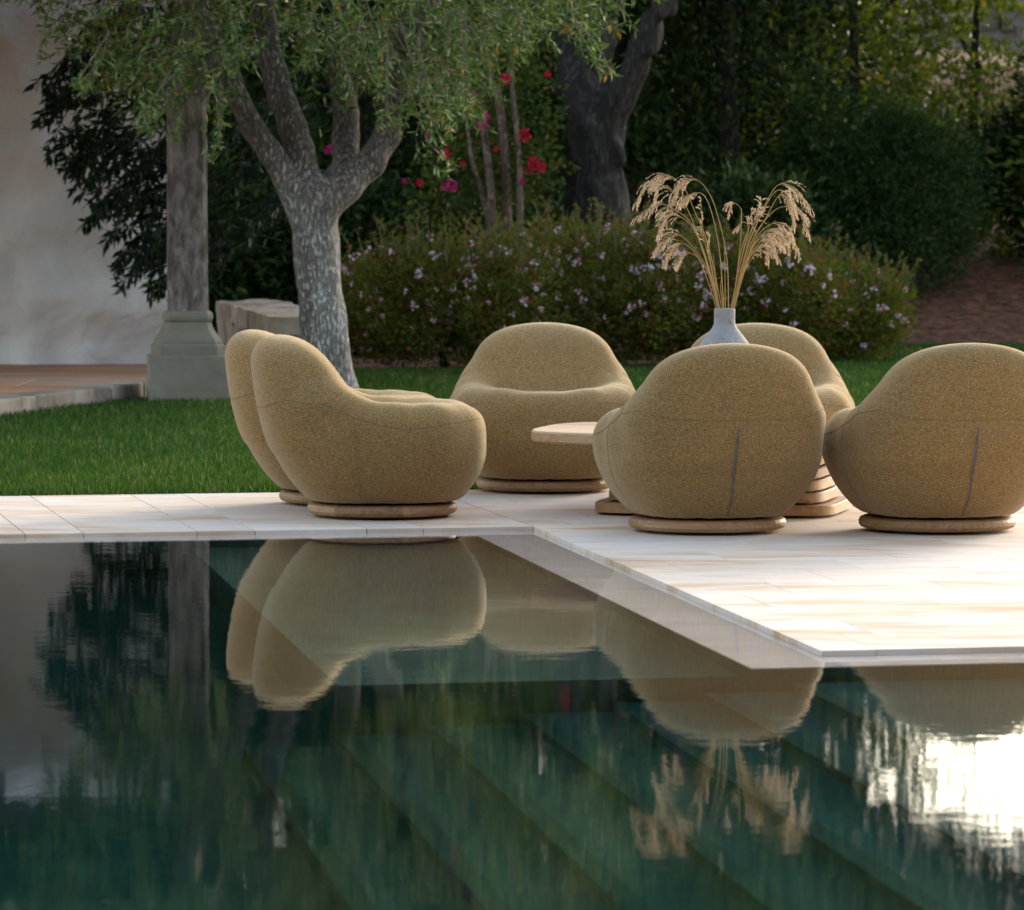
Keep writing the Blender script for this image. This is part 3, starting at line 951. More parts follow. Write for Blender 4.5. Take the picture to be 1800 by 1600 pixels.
# ------------------------------------------------------------------ table
tx, ty = 0.875, 17.58
table = tag(empty('low_table', (tx, ty, 0.0), R(-13)), 'low pale teak coffee table with slatted pedestal in the middle of the armchairs', 'table')
def squircle(a, b, n=3.2, k=56):
    out = []
    for i in range(k):
        t = 2 * math.pi * i / k
        c_, s_ = math.cos(t), math.sin(t)
        out.append((a * math.copysign(abs(c_) ** (2 / n), c_), b * math.copysign(abs(s_) ** (2 / n), s_)))
    return out
def plank_top(z0, z1, a, b):
    """planks across the top, each cut to the outline"""
    nb = 8
    EXP = 3.7
    for i in range(nb):
        y0 = -b + 2 * b * i / nb + 0.0012; y1 = -b + 2 * b * (i + 1) / nb - 0.0012
        def xs(y):
            t = min(1, abs(y / b)) ; return a * max(0, 1 - t ** EXP) ** (1 / EXP)
        ys_ = np.linspace(y0, y1, 9)
        poly = [(-xs(y), y) for y in ys_[::-1]] + [(xs(y), y) for y in ys_]
        poly = [p for j, p in enumerate(poly) if j == 0 or math.hypot(p[0] - poly[j - 1][0], p[1] - poly[j - 1][1]) > 1e-4]
        if math.hypot(poly[0][0] - poly[-1][0], poly[0][1] - poly[-1][1]) < 1e-4: poly.pop()
        n = len(poly)
        def ring(z, ins):
            return [(x * (1 - ins / a), max(y0, min(y1, y * (1 - ins / b))), z) for x, y in poly]
        v = ring(z0, 0.006) + ring(z0 + 0.007, 0) + ring(z1 - 0.007, 0) + ring(z1, 0.006)
        f = [tuple(range(n - 1, -1, -1)), tuple(range(3 * n, 4 * n))]
        for q in range(3):
            for j in range(n):
                j2 = (j + 1) % n
                f.append((q * n + j, q * n + j2, (q + 1) * n + j2, (q + 1) * n + j))
        obj('top_plank', (v, f), M['teak_pale'], table)
plank_top(0.298, 0.344, 0.77, 0.55)
for i in range(6):
    z0 = 0.012 + i * 0.0485
    a = 0.455 - 0.008 * i; b_ = 0.33 - 0.008 * i
    if i == 0: a, b_ = 0.50, 0.365
    obj('pedestal_slat', slab(squircle(a, b_, 6.0, 48), z0, z0 + 0.039, 0.004), M['teak'], table)
obj('pedestal_core', prism(squircle(0.40, 0.27, 6, 32), 0.001, 0.301), M['black'], table)

# ------------------------------------------------------------------ vase and grasses
vx, vy, vz = 0.872, 17.5, 0.3445
prof = [(0.06, 0.0), (0.092, 0.004), (0.118, 0.03), (0.138, 0.08), (0.150, 0.14), (0.150, 0.20), (0.140, 0.26), (0.120, 0.315), (0.095, 0.36), (0.068, 0.395),
        (0.050, 0.418), (0.0435, 0.435), (0.043, 0.46), (0.0435, 0.487), (0.0425, 0.495), (0.0395, 0.497), (0.036, 0.493), (0.034, 0.44), (0.034, 0.40)]
vase = obj('vase', lathe(prof, 56), M['vase'], None, (vx, vy, vz))
tag(vase, 'chalky blue-grey bottle vase holding dry grasses on the low table', 'vase')
bunch = tag(empty('dry_grass_bunch', (vx, vy, vz + 0.40)), 'bunch of pale dry grass plumes standing in the blue-grey vase', 'dry grass')
KX = 17.5 / F_PX / 4.706
def zz(px, py, dy=0.0):
    """drawing units of the arrangement to metres, relative to the bunch"""
    return np.array(((px - 815) * KX, dy, (1215 - py) * KX + 0.095))
stems = [
    ([(800, 1220), (640, 760), (520, 430), (420, 290), (300, 195), (170, 185), (80, 320)], 0.52, 1.0, -.05),
    ([(810, 1220), (680, 700), (570, 420), (480, 220), (360, 118), (270, 150), (235, 300)], 0.58, 1.0, .04),
    ([(850, 1220), (830, 800), (740, 400), (650, 215), (560, 150), (450, 180), (370, 320)], 0.60, 1.0, -.03),
    ([(815, 1220), (770, 720), (700, 390), (630, 265), (540, 270), (460, 330)], 0.62, 0.8, .08),
    ([(790, 1220), (650, 800), (540, 520), (400, 400), (260, 355), (90, 445)], 0.55, 1.0, -.08),
    ([(800, 1220), (660, 800), (560, 560), (470, 470), (360, 440), (275, 585)], 0.58, 1.0, .02),
    ([(780, 1220), (690, 930), (560, 720), (440, 610), (330, 640), (250, 705)], 0.55, 0.9, -.04),
    ([(770, 1220), (680, 1000), (590, 780), (480, 680), (380, 730), (330, 830)], 0.55, 0.9, .05),
    ([(775, 1220), (690, 960), (620, 820), (540, 760), (470, 770), (420, 820)], 0.58, 0.8, .00),
    ([(780, 1220), (700, 860), (640, 600), (618, 320)], 0.55, 0.45, .03),
    ([(785, 1220), (720, 950), (685, 760), (678, 620)], 0.65, 0.3, -.02),
    ([(780, 1220), (745, 1050), (725, 850), (715, 760)], 0.95, 0.1, -.02),
    ([(822, 1220), (816, 950), (812, 670)], 0.97, 0.1, .00),
    ([(815, 1220), (780, 1040), (790, 965), (745, 968)], 0.97, 0.1, .01),
    ([(880, 1220), (935, 760), (950, 450), (935, 375), (880, 345), (848, 425)], 0.68, 0.5, -.02),
    ([(870, 1220), (945, 760), (1010, 560), (975, 500), (905, 550)], 0.72, 0.4, .03),
    ([(850, 1220), (980, 700), (1110, 420), (1250, 195), (1390, 225), (1500, 360)], 0.60, 1.0, -.03),
    ([(860, 1220), (1000, 720), (1170, 340), (1270, 235), (1370, 320), (1400, 500)], 0.60, 1.0, .05),
    ([(860, 1220), (1020, 700), (1190, 430), (1330, 370), (1430, 420), (1480, 560)], 0.55, 1.0, -.06),
    ([(870, 1220), (1030, 720), (1190, 520), (1330, 540), (1430, 745)], 0.52, 1.0, .02),
    ([(850, 1220), (1000, 800), (1110, 610), (1230, 560), (1320, 680)], 0.52, 1.0, -.02),
    ([(880, 1220), (990, 850), (1080, 700), (1180, 610), (1285, 680)], 0.52, 0.9, .06),
    ([(880, 1220), (960, 900), (1060, 740), (1160, 660), (1240, 785)], 0.52, 0.9, -.05),
    ([(890, 1220), (985, 880), (1070, 720), (1140, 690), (1175, 790)], 0.55, 0.8, .01),
    ([(860, 1220), (990, 760), (1090, 480), (1120, 335)], 0.62, 0.6, .04),
    ([(855, 1220), (970, 800), (1040, 540), (1075, 405)], 0.62, 0.6, -.04),
    ([(850, 1220), (950, 800), (1010, 560), (1032, 430)], 0.70, 0.4, .00),
    ([(865, 1220), (1010, 740), (1150, 480), (1260, 290), (1330, 290), (1380, 380)], 0.58, 1.0, .07),
    ([(875, 1220), (1020, 760), (1150, 600), (1260, 560), (1345, 620)], 0.55, 0.9, -.07),
    ([(900, 1220), (960, 960), (1040, 800), (1110, 700)], 0.65, 0.5, .02),
]
rs = np.random.RandomState(11)
for si, (pts, t0, amp, dep) in enumerate(stems):
    n = len(pts)
    P = [zz(px, py, dep * 1.5 * (i / (n - 1)) + rs.normal() * 0.004 * (i > 0)) for i, (px, py) in enumerate(pts)]
    lim = 0.026
    P[0] = np.array((np.clip(P[0][0] * 0.9, -lim, lim), np.clip(dep * 0.15, -lim, lim), 0.05))
    C = catmull(P, 9)
    K = len(C)
    rad = [0.0017 * (1 - 0.75 * i / K) + 0.0003 for i in range(K)]
    st = obj('grass_stem', tube(C, rad, 5), M['straw'], bunch)
    # plume: drooping branchlets carrying spikelets
    LP, LD, LL, LW = [], [], [], []
    br = []
    for i in range(int(t0 * K), K):
        ft = (i - t0 * K) / max(1, K - t0 * K)
        tdir = C[min(i + 1, K - 1)] - C[max(0, i - 1)]
        tdir = tdir / (np.linalg.norm(tdir) + 1e-9)
        nbr = (2 if i % 2 else 1) if amp > 0.5 else 1
        for _ in range(nbr):
            L = amp * rs.uniform(0.045, 0.105) * (1.15 - 0.7 * ft)
            dirn = tdir * 1.3 + rs.normal(size=3) * np.array((0.3, 0.5, 0.3))
            dirn /= np.linalg.norm(dirn)
            p = C[i].copy(); pl = [p.copy()]
            nk = 9
            for q in range(nk):
                dirn = dirn + np.array((0, 0, -0.15 if amp > 0.35 else 0.1)); dirn /= np.linalg.norm(dirn)
                p = p + dirn * L / nk
                pl.append(p.copy())
                if q < 2: continue
                for __ in range(2 if rs.rand() < 0.4 else 1):
                    LP.append(p + rs.normal(size=3) * 0.0008); LD.append(dirn + rs.normal(size=3) * 0.22)
                    LL.append(rs.uniform(0.009, 0.016)); LW.append(rs.uniform(0.0024, 0.0038))
            br.append(pl)
    if amp > 0.2 and LP:
        me = leaf_mesh('plume', np.array(LP), np.array(LD), np.array(LL), np.array(LW), 0.3, si)
        tag(obj('plume', me, M['plume'], st), kind='stuff')
        tag(obj('plume_branchlet', tubes_np('plume_branchlet', np.array(br), 0.0007, 0.0004, 3), M['straw'], st), kind='stuff')

# ------------------------------------------------------------------ trees
def limb_sdf(chains, k=0.05, amp=0.012):
    segs = []
    for ch in chains:
        for (a, ra), (b, rb) in zip(ch[:-1], ch[1:]):
            segs.append((np.array(a), ra, np.array(b), rb))
    def f(x, y, z):
        d = None
        for a, ra, b, rb in segs:
            v = b - a; L2 = (v * v).sum()
            t = np.clip(((x - a[0]) * v[0] + (y - a[1]) * v[1] + (z - a[2]) * v[2]) / L2, 0, 1)
            q = np.sqrt((x - a[0] - t * v[0]) ** 2 + (y - a[1] - t * v[1]) ** 2 + (z - a[2] - t * v[2]) ** 2) - (ra + (rb - ra) * t)
            d = q if d is None else smin(d, q, k)
        w = amp * (np.sin(x * 23 + 3 * np.sin(z * 4)) * np.sin(y * 21 + 2.5 * np.sin(z * 3.3)) + 0.6 * np.sin(z * 9 + x * 14) * np.sin(y * 15 - z * 5))
        return d + w
    return f

def trunk_mesh(name, chains, h=0.03, k=0.05, amp=0.012):
    pts = np.array([a for c in chains for a, _ in c]); rm = max(r for c in chains for _, r in c) + 0.08
    f = limb_sdf(chains, k, amp)
    V, Q = surface_nets(f, pts.min(0) - rm, pts.max(0) + rm, h, 1)
    return np_mesh(name, V, Q)

# --- olive tree (front)
OX, OY = -1.17, 27.5
olive = tag(empty('olive_tree', (OX, OY, 0.0)), 'olive tree with whitish forked trunk standing behind the armchairs', 'tree')
def oz(px, py, dy=0.0):
    s = OY / F_PX
    return ((px - 900) * s - OX, dy, 1.2 - (py - HOR) * s)
ch = [
    [(oz(592, 722), 0.20), (oz(583, 690), 0.168), (oz(574, 620), 0.150), (oz(562, 500), 0.146), (oz(555, 420), 0.150), (oz(550, 350), 0.165)],
    [(oz(545, 385), 0.13), (oz(506, 312, -.05), 0.088), (oz(478, 270, -.08), 0.080), (oz(447, 228, -.1), 0.076), (oz(425, 180, -.15), 0.072), (oz(396, 110, -.2), 0.075), (oz(350, 0, -.3), 0.06), (oz(300, -140, -.3), 0.045)],
    [(oz(550, 370), 0.13), (oz(540, 315, .03), 0.100), (oz(529, 270, .05), 0.094), (oz(513, 228, .06), 0.090), (oz(494, 176, .1), 0.086), (oz(472, 100, .15), 0.084), (oz(455, -40, .25), 0.07), (oz(470, -220, .3), 0.05)],
    [(oz(565, 365), 0.14), (oz(607, 327, .05), 0.104), (oz(650, 288, .1), 0.094), (oz(680, 235, .12), 0.086), (oz(696, 170, .1), 0.082), (oz(720, 60, 0), 0.065), (oz(790, -60, -.2), 0.05), (oz(850, -200, -.3), 0.035)],
    [(oz(580, 350, .1), 0.11), (oz(606, 290, .25), 0.09), (oz(606, 200, .4), 0.085), (oz(590, 100, .5), 0.07), (oz(600, -50, .6), 0.05), (oz(640, -200, .7), 0.04)],
]
obj('trunk', trunk_mesh('trunk', ch, 0.024, 0.025, 0.010), M['olive_bark'], olive)
# crown: hanging twigs
env_x = [40, 100, 180, 250, 330, 400, 450, 520, 560, 620, 680, 760, 800, 840, 900, 960, 1040, 1075, 1110]
env_y = [-40, 20, 110, 175, 205, 165, 120, 90, 110, 165, 195, 215, 170, 90, 120, 80, 85, 40, -60]
rs = np.random.RandomState(5)
NC, PT = 460, 5
cy_ = rs.uniform(26.2, 28.9, NC)
cpx = rs.uniform(70, 1060, NC)
keepc = (cpx < 840) | (rs.rand(NC) < 0.6)
cy_, cpx = cy_[keepc], cpx[keepc]; NC = len(cpx)
cup = rs.rand(NC) ** 1.6 * 2.5
NT = NC * PT
ty_ = np.repeat(cy_, PT) + rs.normal(size=NT) * 0.10
tpx = np.repeat(cpx, PT) + rs.normal(size=NT) * 30
tX = (tpx - 900) * ty_ / F_PX
zb = 1.2 - (np.interp(tpx, env_x, env_y) - HOR) * ty_ / F_PX
tZ = zb + np.repeat(cup, PT) + rs.normal(size=NT) * 0.07 + 0.2
start = np.stack([tX - OX, ty_ - OY, tZ], 1)
cen = np.array([0, 0, 2.9])
outw = nrm(start - cen + rs.normal(size=(NT, 3)) * 0.6)
outw[:, 2] = outw[:, 2] * 0.3 + rs.normal(size=NT) * 0.25
Ltw = rs.uniform(0.22, 0.5, NT)
Kt = 8
paths = np.empty((NT, Kt, 3)); paths[:, 0] = start
dcur = nrm(outw)
for q in range(1, Kt):
    dcur = nrm(dcur + np.array([0, 0, -0.15]) + rs.normal(size=(NT, 3)) * 0.16)
    paths[:, q] = paths[:, q - 1] + dcur * (Ltw / (Kt - 1))[:, None]
low = paths[:, :, 2].min(1)
# hanging sprigs that show in front of the dark garden
sprigs = [((700, 60), (745, 180), (770, 260), (800, 300)), ((690, 100), (690, 190), (688, 230)), ((405, 150), (410, 220), (408, 280)), ((330, 150), (290, 200), (270, 235)),
          ((1010, 60), (1040, 110), (1060, 140)), ((820, 40), (824, 140), (820, 220)), ((230, 80), (190, 130), (180, 170)), ((740, 80), (770, 150), (790, 190))]
sp = []
for s_ in sprigs:
    for rep in range(4):
        dy = rs.uniform(-1.7, -0.9)
        sc_ = (OY + dy) / OY
        C = catmull([(np.array(oz(px + rs.normal() * 9, py + rs.normal() * 9)) * np.array((1, 1, 1)) + np.array((0, dy, 0))) for px, py in s_], 5)
        C = np.array(C)
        idx = np.linspace(0, len(C) - 1, Kt)
        sp.append(np.stack([np.interp(idx, np.arange(len(C)), C[:, d]) for d in range(3)], 1))
paths = np.concatenate([paths, np.array(sp)])
NT = len(paths)
tag(obj('twigs', tubes_np('twigs', paths, 0.0042, 0.0014, 3), M['twig'], olive), kind='stuff')
NLf = 22
tt = rs.rand(NT, NLf) ** 0.8 * (Kt - 1.001)
i0 = tt.astype(int); fr = (tt - i0)[..., None]
ii = np.arange(NT)[:, None]
LPp = paths[ii, i0] * (1 - fr) + paths[ii, i0 + 1] * fr
td = nrm(paths[ii, i0 + 1] - paths[ii, i0])
LDd = td * 0.6 + rs.normal(size=LPp.shape) * 0.75
nl = NT * NLf
me = leaf_mesh('leaves', LPp.reshape(-1, 3), LDd.reshape(-1, 3), rs.uniform(0.05, 0.09, nl), rs.uniform(0.013, 0.021, nl), 0.15, 3)
tag(obj('crown', me, M['olive_leaf'], olive), kind='stuff')
# olives
sel = rs.rand(nl) < 0.035
fp = LPp.reshape(-1, 3)[sel] + rs.normal(size=(sel.sum(), 3)) * 0.008
ov = np.array([(0, 0, 1.25), (1, 0, 0), (0, 1, 0), (-1, 0, 0), (0, -1, 0), (0, 0, -1.25), (.75, .75, .75), (-.75, .75, .75), (-.75, -.75, .75), (.75, -.75, .75), (.75, .75, -.75), (-.75, .75, -.75), (-.75, -.75, -.75), (.75, -.75, -.75)])
ov = ov / np.linalg.norm(ov, axis=1, keepdims=True) * np.array((1, 1, 1.35))
of_ = np.array([(0, 9, 1, 6), (0, 6, 2, 7), (0, 7, 3, 8), (0, 8, 4, 9), (5, 10, 1, 13), (5, 11, 2, 10), (5, 12, 3, 11), (5, 13, 4, 12), (1, 10, 2, 6), (2, 11, 3, 7), (3, 12, 4, 8), (4, 13, 1, 9)])
FVv = (fp[:, None, :] + ov[None] * 0.0105 + np.array((0, 0, -0.015))).reshape(-1, 3)
FFf = (of_[None] + (np.arange(len(fp)) * 14)[:, None, None]).reshape(-1, 4)
tag(obj('olive_fruit', np_mesh('olive_fruit', FVv, FFf), M['olive_fruit'], olive), kind='stuff')

# second olive added beyond the left edge to shade the wall; mirrored in the pool
ol2 = tag(empty('olive_tree', (-5.1, 25.0, 0.0)), 'second olive tree added beyond the left edge to shade the wall, its crown mirrored in the pool', 'tree')
obj('trunk', join([tube([(0, 0, -0.05), (0.05, 0, 0.8), (0.02, 0.05, 1.5)], [0.2, 0.15, 0.16], 12)] +
    [tube([(0.02, 0.05, 1.4), (a * 0.5, b_ * 0.5, 2.2), (a, b_, 3.4)], [0.11, 0.09, 0.04], 9) for a, b_ in ((-0.9, 0.3), (0.9, -0.2), (0.5, 0.9), (-0.2, -0.8))]), M['olive_bark'], ol2)
n2 = 1300
a_ = rs.rand(n2) * 6.283; q_ = np.sqrt(rs.rand(n2))
st2 = np.stack([np.cos(a_) * q_ * 2.3, np.sin(a_) * q_ * 1.9 + 0.4, 2.95 + rs.rand(n2) * (1.9 - 1.0 * q_ ** 2)], 1)
pt2 = np.empty((n2, 6, 3)); pt2[:, 0] = st2
dc2 = nrm(rs.normal(size=(n2, 3)))
for q in range(1, 6):
    dc2 = nrm(dc2 + np.array([0, 0, -0.15]) + rs.normal(size=(n2, 3)) * 0.16)
    pt2[:, q] = pt2[:, q - 1] + dc2 * 0.06
tag(obj('twigs', tubes_np('twigs', pt2, 0.0042, 0.0014, 3), M['twig'], ol2), kind='stuff')
tq2 = rs.rand(n2, 20) * 4.99; i2 = tq2.astype(int); f2 = (tq2 - i2)[..., None]; jj = np.arange(n2)[:, None]
p2_ = (pt2[jj, i2] * (1 - f2) + pt2[jj, i2 + 1] * f2).reshape(-1, 3)
tag(obj('crown', leaf_mesh('crown', p2_, rs.normal(size=p2_.shape), rs.uniform(0.05, 0.09, len(p2_)), rs.uniform(0.014, 0.022, len(p2_)), 0.15, 33), M['olive_leaf'], ol2), kind='stuff')

# --- clump-based crowns
def crown(name, parent, mat, blobs, nclump, per, cr, L, W, seed, droop=0.0, shell=0.55, fold=0.2):
    """blobs: (centre, radii) ellipsoids; clumps lie mostly in the outer shell"""
    r_ = np.random.RandomState(seed)
    vol = np.array([b[1][0] * b[1][1] * b[1][2] for b in blobs]) ** 0.67; vol /= vol.sum()
    which = r_.choice(len(blobs), nclump, p=vol)
    cen = np.array([b[0] for b in blobs], float)[which]; rad = np.array([b[1] for b in blobs], float)[which]
    d = nrm(r_.normal(size=(nclump, 3)))
    q = (shell + (1 - shell) * r_.rand(nclump) ** 0.7) * (0.82 + 0.36 * r_.rand(nclump))
    cc = cen + d * rad * q[:, None]
    cs = cr * r_.uniform(0.6, 1.4, nclump)
    pp = r_.normal(size=(nclump, per, 3)); pp *= (r_.rand(nclump, per, 1) ** 0.4) / np.maximum(np.linalg.norm(pp, axis=2, keepdims=True), 1e-6)
    pos = cc[:, None] + pp * cs[:, None, None]
    dr = pp * 0.9 + d[:, None] * 0.5 + r_.normal(size=pp.shape) * 0.5
    dr[..., 2] += 0.15 - droop
    pos = pos.reshape(-1, 3); dr = dr.reshape(-1, 3)
    keep = pos[:, 2] > 0.03
    pos, dr = pos[keep], dr[keep]
    n = len(pos)
    me = leaf_mesh(name, pos, dr, r_.uniform(0.7, 1.3, n) * L, r_.uniform(0.7, 1.3, n) * W, fold, seed)
    return tag(obj(name, me, mat, parent), kind='stuff')

def simple_trunk(parent, h, r, seed, mat, lean=(0, 0), branches=5):
    r_ = np.random.RandomState(seed)
    P = [np.array((lean[0] * t + 0.06 * r_.normal() * (t > 0), lean[1] * t + 0.06 * r_.normal() * (t > 0), h * t)) for t in (0, 0.25, 0.5, 0.75, 1.0)]
    parts = [tube(P, [r * 1.25, r, r * 0.85, r * 0.65, r * 0.35], 10)]
    for i in range(branches):
        t = r_.uniform(0.35, 0.9); b0 = P[0] + (P[-1] - P[0]) * t; a = r_.rand() * 6.28; L = h * r_.uniform(0.2, 0.35)
        parts.append(tube([b0, b0 + np.array((math.cos(a) * L * 0.5, math.sin(a) * L * 0.5, L * 0.4)), b0 + np.array((math.cos(a) * L, math.sin(a) * L, L * 0.9))], [r * 0.45, r * 0.3, r * 0.12], 7))
    return obj('trunk', join(parts), mat, parent)

bg_trees = [
    # x, y, height, halfwidth, material, label
    (-8.2, 44.0, 8.6, 1.7, 'tree_leaf', 'dense dark evergreen tree hidden behind the white wall'),
    (-5.6, 43.5, 9.0, 1.7, 'tree_leaf', 'dense dark evergreen tree behind the column'),
    (-3.3, 42.5, 9.2, 1.6, 'tree_leaf', 'dense dark evergreen tree between the column and the olive trunk'),
    (-1.5, 43.5, 8.8, 1.5, 'tree_leaf', 'dense dark evergreen tree behind the right fork of the olive'),
    (0.5, 44.5, 8.6, 1.5, 'tree_leaf', 'dense dark evergreen tree behind the red flowering shrub'),
    (2.3, 45.0, 8.3, 1.5, 'tree_leaf', 'dense dark evergreen tree behind the dry grass plumes'),
    (3.7, 46.5, 6.0, 1.3, 'sun_leaf', 'yellow-green bushy tree with gaps showing the hillside'),
    (5.2, 47.5, 4.9, 1.2, 'sun_leaf', 'lower yellow-green tree under the pale stone wall'),
    (6.6, 45.5, 4.3, 1.4, 'sun_leaf', 'bright green tree at the upper right corner'),
    (8.8, 45.0, 7.5, 1.7, 'tree_leaf', 'tall dark evergreen tree just outside the right edge'),
]
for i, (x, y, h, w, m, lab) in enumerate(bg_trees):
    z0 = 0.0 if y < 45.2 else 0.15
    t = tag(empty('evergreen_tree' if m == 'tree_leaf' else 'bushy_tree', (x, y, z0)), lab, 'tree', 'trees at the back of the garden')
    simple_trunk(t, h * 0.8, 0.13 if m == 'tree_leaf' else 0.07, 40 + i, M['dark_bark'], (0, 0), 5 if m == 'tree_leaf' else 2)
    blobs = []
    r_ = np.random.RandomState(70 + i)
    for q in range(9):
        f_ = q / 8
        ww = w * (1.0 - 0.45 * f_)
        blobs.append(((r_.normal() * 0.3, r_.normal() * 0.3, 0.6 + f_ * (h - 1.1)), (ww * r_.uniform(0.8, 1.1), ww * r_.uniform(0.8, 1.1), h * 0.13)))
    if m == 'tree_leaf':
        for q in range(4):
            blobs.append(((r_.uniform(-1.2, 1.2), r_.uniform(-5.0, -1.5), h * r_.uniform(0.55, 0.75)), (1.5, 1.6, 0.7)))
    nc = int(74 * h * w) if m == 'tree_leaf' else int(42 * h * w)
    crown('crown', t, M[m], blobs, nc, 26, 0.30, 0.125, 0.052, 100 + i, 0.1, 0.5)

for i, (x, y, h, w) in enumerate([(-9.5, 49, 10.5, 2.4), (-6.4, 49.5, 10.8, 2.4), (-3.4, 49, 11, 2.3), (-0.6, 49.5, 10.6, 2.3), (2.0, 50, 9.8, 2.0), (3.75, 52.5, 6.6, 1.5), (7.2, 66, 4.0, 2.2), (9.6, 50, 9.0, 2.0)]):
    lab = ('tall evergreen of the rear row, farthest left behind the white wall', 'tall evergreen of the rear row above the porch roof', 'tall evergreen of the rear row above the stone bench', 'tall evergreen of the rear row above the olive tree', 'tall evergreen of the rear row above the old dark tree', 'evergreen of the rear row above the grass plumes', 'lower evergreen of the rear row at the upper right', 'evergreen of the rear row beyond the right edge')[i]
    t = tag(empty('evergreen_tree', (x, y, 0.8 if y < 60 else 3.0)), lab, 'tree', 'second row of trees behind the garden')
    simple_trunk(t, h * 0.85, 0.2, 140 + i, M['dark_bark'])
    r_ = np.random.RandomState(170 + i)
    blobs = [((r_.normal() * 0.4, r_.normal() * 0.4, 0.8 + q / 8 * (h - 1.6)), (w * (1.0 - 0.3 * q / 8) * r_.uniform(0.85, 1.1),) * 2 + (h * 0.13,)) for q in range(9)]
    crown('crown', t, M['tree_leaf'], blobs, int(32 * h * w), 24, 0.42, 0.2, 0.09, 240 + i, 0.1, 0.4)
# tall umbrella-shaped tree beyond the wall (its crown shows only in the pool)
t = tag(empty('tall_pine', (7.4, 56.0, 1.9)), 'tall tree with a high crown beyond the garden at the right', 'tree')
simple_trunk(t, 6.4, 0.13, 61, M['dark_bark'], (-0.6, 0))
crown('crown', t, M['tree_leaf'], [((-1.9, 0, 5.4), (2.0, 1.8, 0.7)), ((0.6, 0.4, 5.1), (1.4, 1.6, 0.6)), ((-0.4, 0, 6.1), (2.8, 2.0, 0.9)), ((-3.2, 0, 5.6), (1.4, 1.6, 0.9))], 800, 26, 0.4, 0.15, 0.05, 161, 0.0, 0.3)

# round fine-leaved shrub at right
t = tag(empty('round_shrub', (4.15, 44.6, 0.34)), 'rounded dark green fine-leaved shrub right of the flowering hedge', 'shrub')
simple_trunk(t, 1.0, 0.05, 71, M['dark_bark'])
crown('crown', t, M['shrub_leaf'], [((0, 0, 0.9), (0.78, 0.8, 0.85)), ((0.1, 0, 1.35), (0.62, 0.6, 0.6)), ((-0.45, -0.1, 0.8), (0.45, 0.5, 0.7)), ((-0.15, 0, 1.75), (0.3, 0.3, 0.35))], 1100, 24, 0.15, 0.06, 0.024, 171, 0, 0.5)
t = tag(empty('loose_shrub', (3.2, 44.6, 0.34)), 'loose dark shrub just left of the rounded shrub', 'shrub')
simple_trunk(t, 1.2, 0.05, 72, M['dark_bark'])
crown('crown', t, M['shrub_leaf'], [((0, 0, 0.8), (0.6, 0.6, 0.8)), ((0.1, 0, 1.6), (0.5, 0.5, 0.7))], 420, 24, 0.17, 0.07, 0.03, 172, 0, 0.4)
t = tag(empty('broadleaf_shrub', (6.0, 46.0, 0.5)), 'dark broadleaf shrub at the right edge above the bark mulch', 'shrub')
simple_trunk(t, 1.2, 0.05, 73, M['dark_bark'])
crown('crown', t, M['tree_leaf'], [((0, 0, 1.0), (0.8, 0.7, 0.75)), ((0.1, 0, 1.8), (0.7, 0.6, 0.7)), ((-0.6, 0.2, 1.3), (0.5, 0.5, 0.5))], 460, 24, 0.22, 0.11, 0.05, 173, 0, 0.4)

# low dark understorey behind the hedge
for i, (x, y, w, h, lab) in enumerate([(-3.0, 38.2, 0.8, 1.7, 'dark understorey shrub behind the stone bench'), (-1.6, 38.6, 0.85, 1.5, 'dark understorey shrub right of the olive trunk'),
                                       (-0.2, 39.2, 0.8, 1.3, 'dark understorey shrub left of the red flowering shrub stems'), (2.1, 39.6, 0.9, 1.5, 'dark understorey shrub behind the grass vase')]):
    t = tag(empty('understorey_shrub', (x, y, 0)), lab, 'shrub', 'dark shrubs under the trees')
    simple_trunk(t, h * 0.6, 0.05, 80 + i, M['dark_bark'])
    crown('crown', t, M['tree_leaf'], [((0, 0, h * 0.45), (w, w * 0.8, h * 0.45)), ((0.1, 0, h * 0.75), (w * 0.7, w * 0.6, h * 0.3))], 330, 24, 0.2, 0.11, 0.05, 180 + i, 0, 0.4)

# --- old dark tree in the middle
dx, dy_ = 0.87, 37.5
t = tag(empty('old_tree', (dx, dy_, 0.0)), 'old dark thick-trunked tree with wide fork in the middle background', 'tree')
def dz(px, py, d=0.0):
    s = dy_ / F_PX
    return ((px - 900) * s - dx, d, 1.2 - (py - HOR) * s)
ch = [
    [(dz(1068, 640), 0.27), (dz(1066, 500), 0.22), (dz(1060, 380), 0.205), (dz(1052, 270), 0.215), (dz(1045, 215), 0.23)],
    [(dz(1040, 230), 0.19), (dz(1010, 150, .1), 0.16), (dz(1000, 60, .2), 0.13), (dz(1010, -60, .3), 0.10), (dz(980, -220, .3), 0.07)],
    [(dz(1060, 230), 0.18), (dz(1095, 160, -.1), 0.13), (dz(1130, 85, -.15), 0.11), (dz(1165, 10, -.2), 0.09), (dz(1200, -90, -.2), 0.07), (dz(1280, -220, -.2), 0.05)],
    [(dz(1050, 220), 0.16), (dz(1050, 130, .3), 0.11), (dz(1070, 0, .4), 0.09), (dz(1080, -150, .4), 0.06)],
]
obj('trunk', trunk_mesh('trunk', ch, 0.04, 0.06, 0.03), M['dark_bark'], t)
crown('crown', t, M['olive_leaf'], [(dz(1000, -150), (1.6, 1.5, 0.75)), (dz(1250, -170), (1.3, 1.2, 0.7)), (dz(1100, -400, 1.0), (2.6, 2.0, 0.9)), (dz(700, -420, 1.5), (2.2, 2.0, 0.8)), (dz(1450, -430, 1.5), (2.0, 2.0, 0.8)), (dz(1010, 0, .4), (0.5, 0.6, 0.35))], 900, 26, 0.24, 0.07, 0.018, 190, 0.4, 0.3)

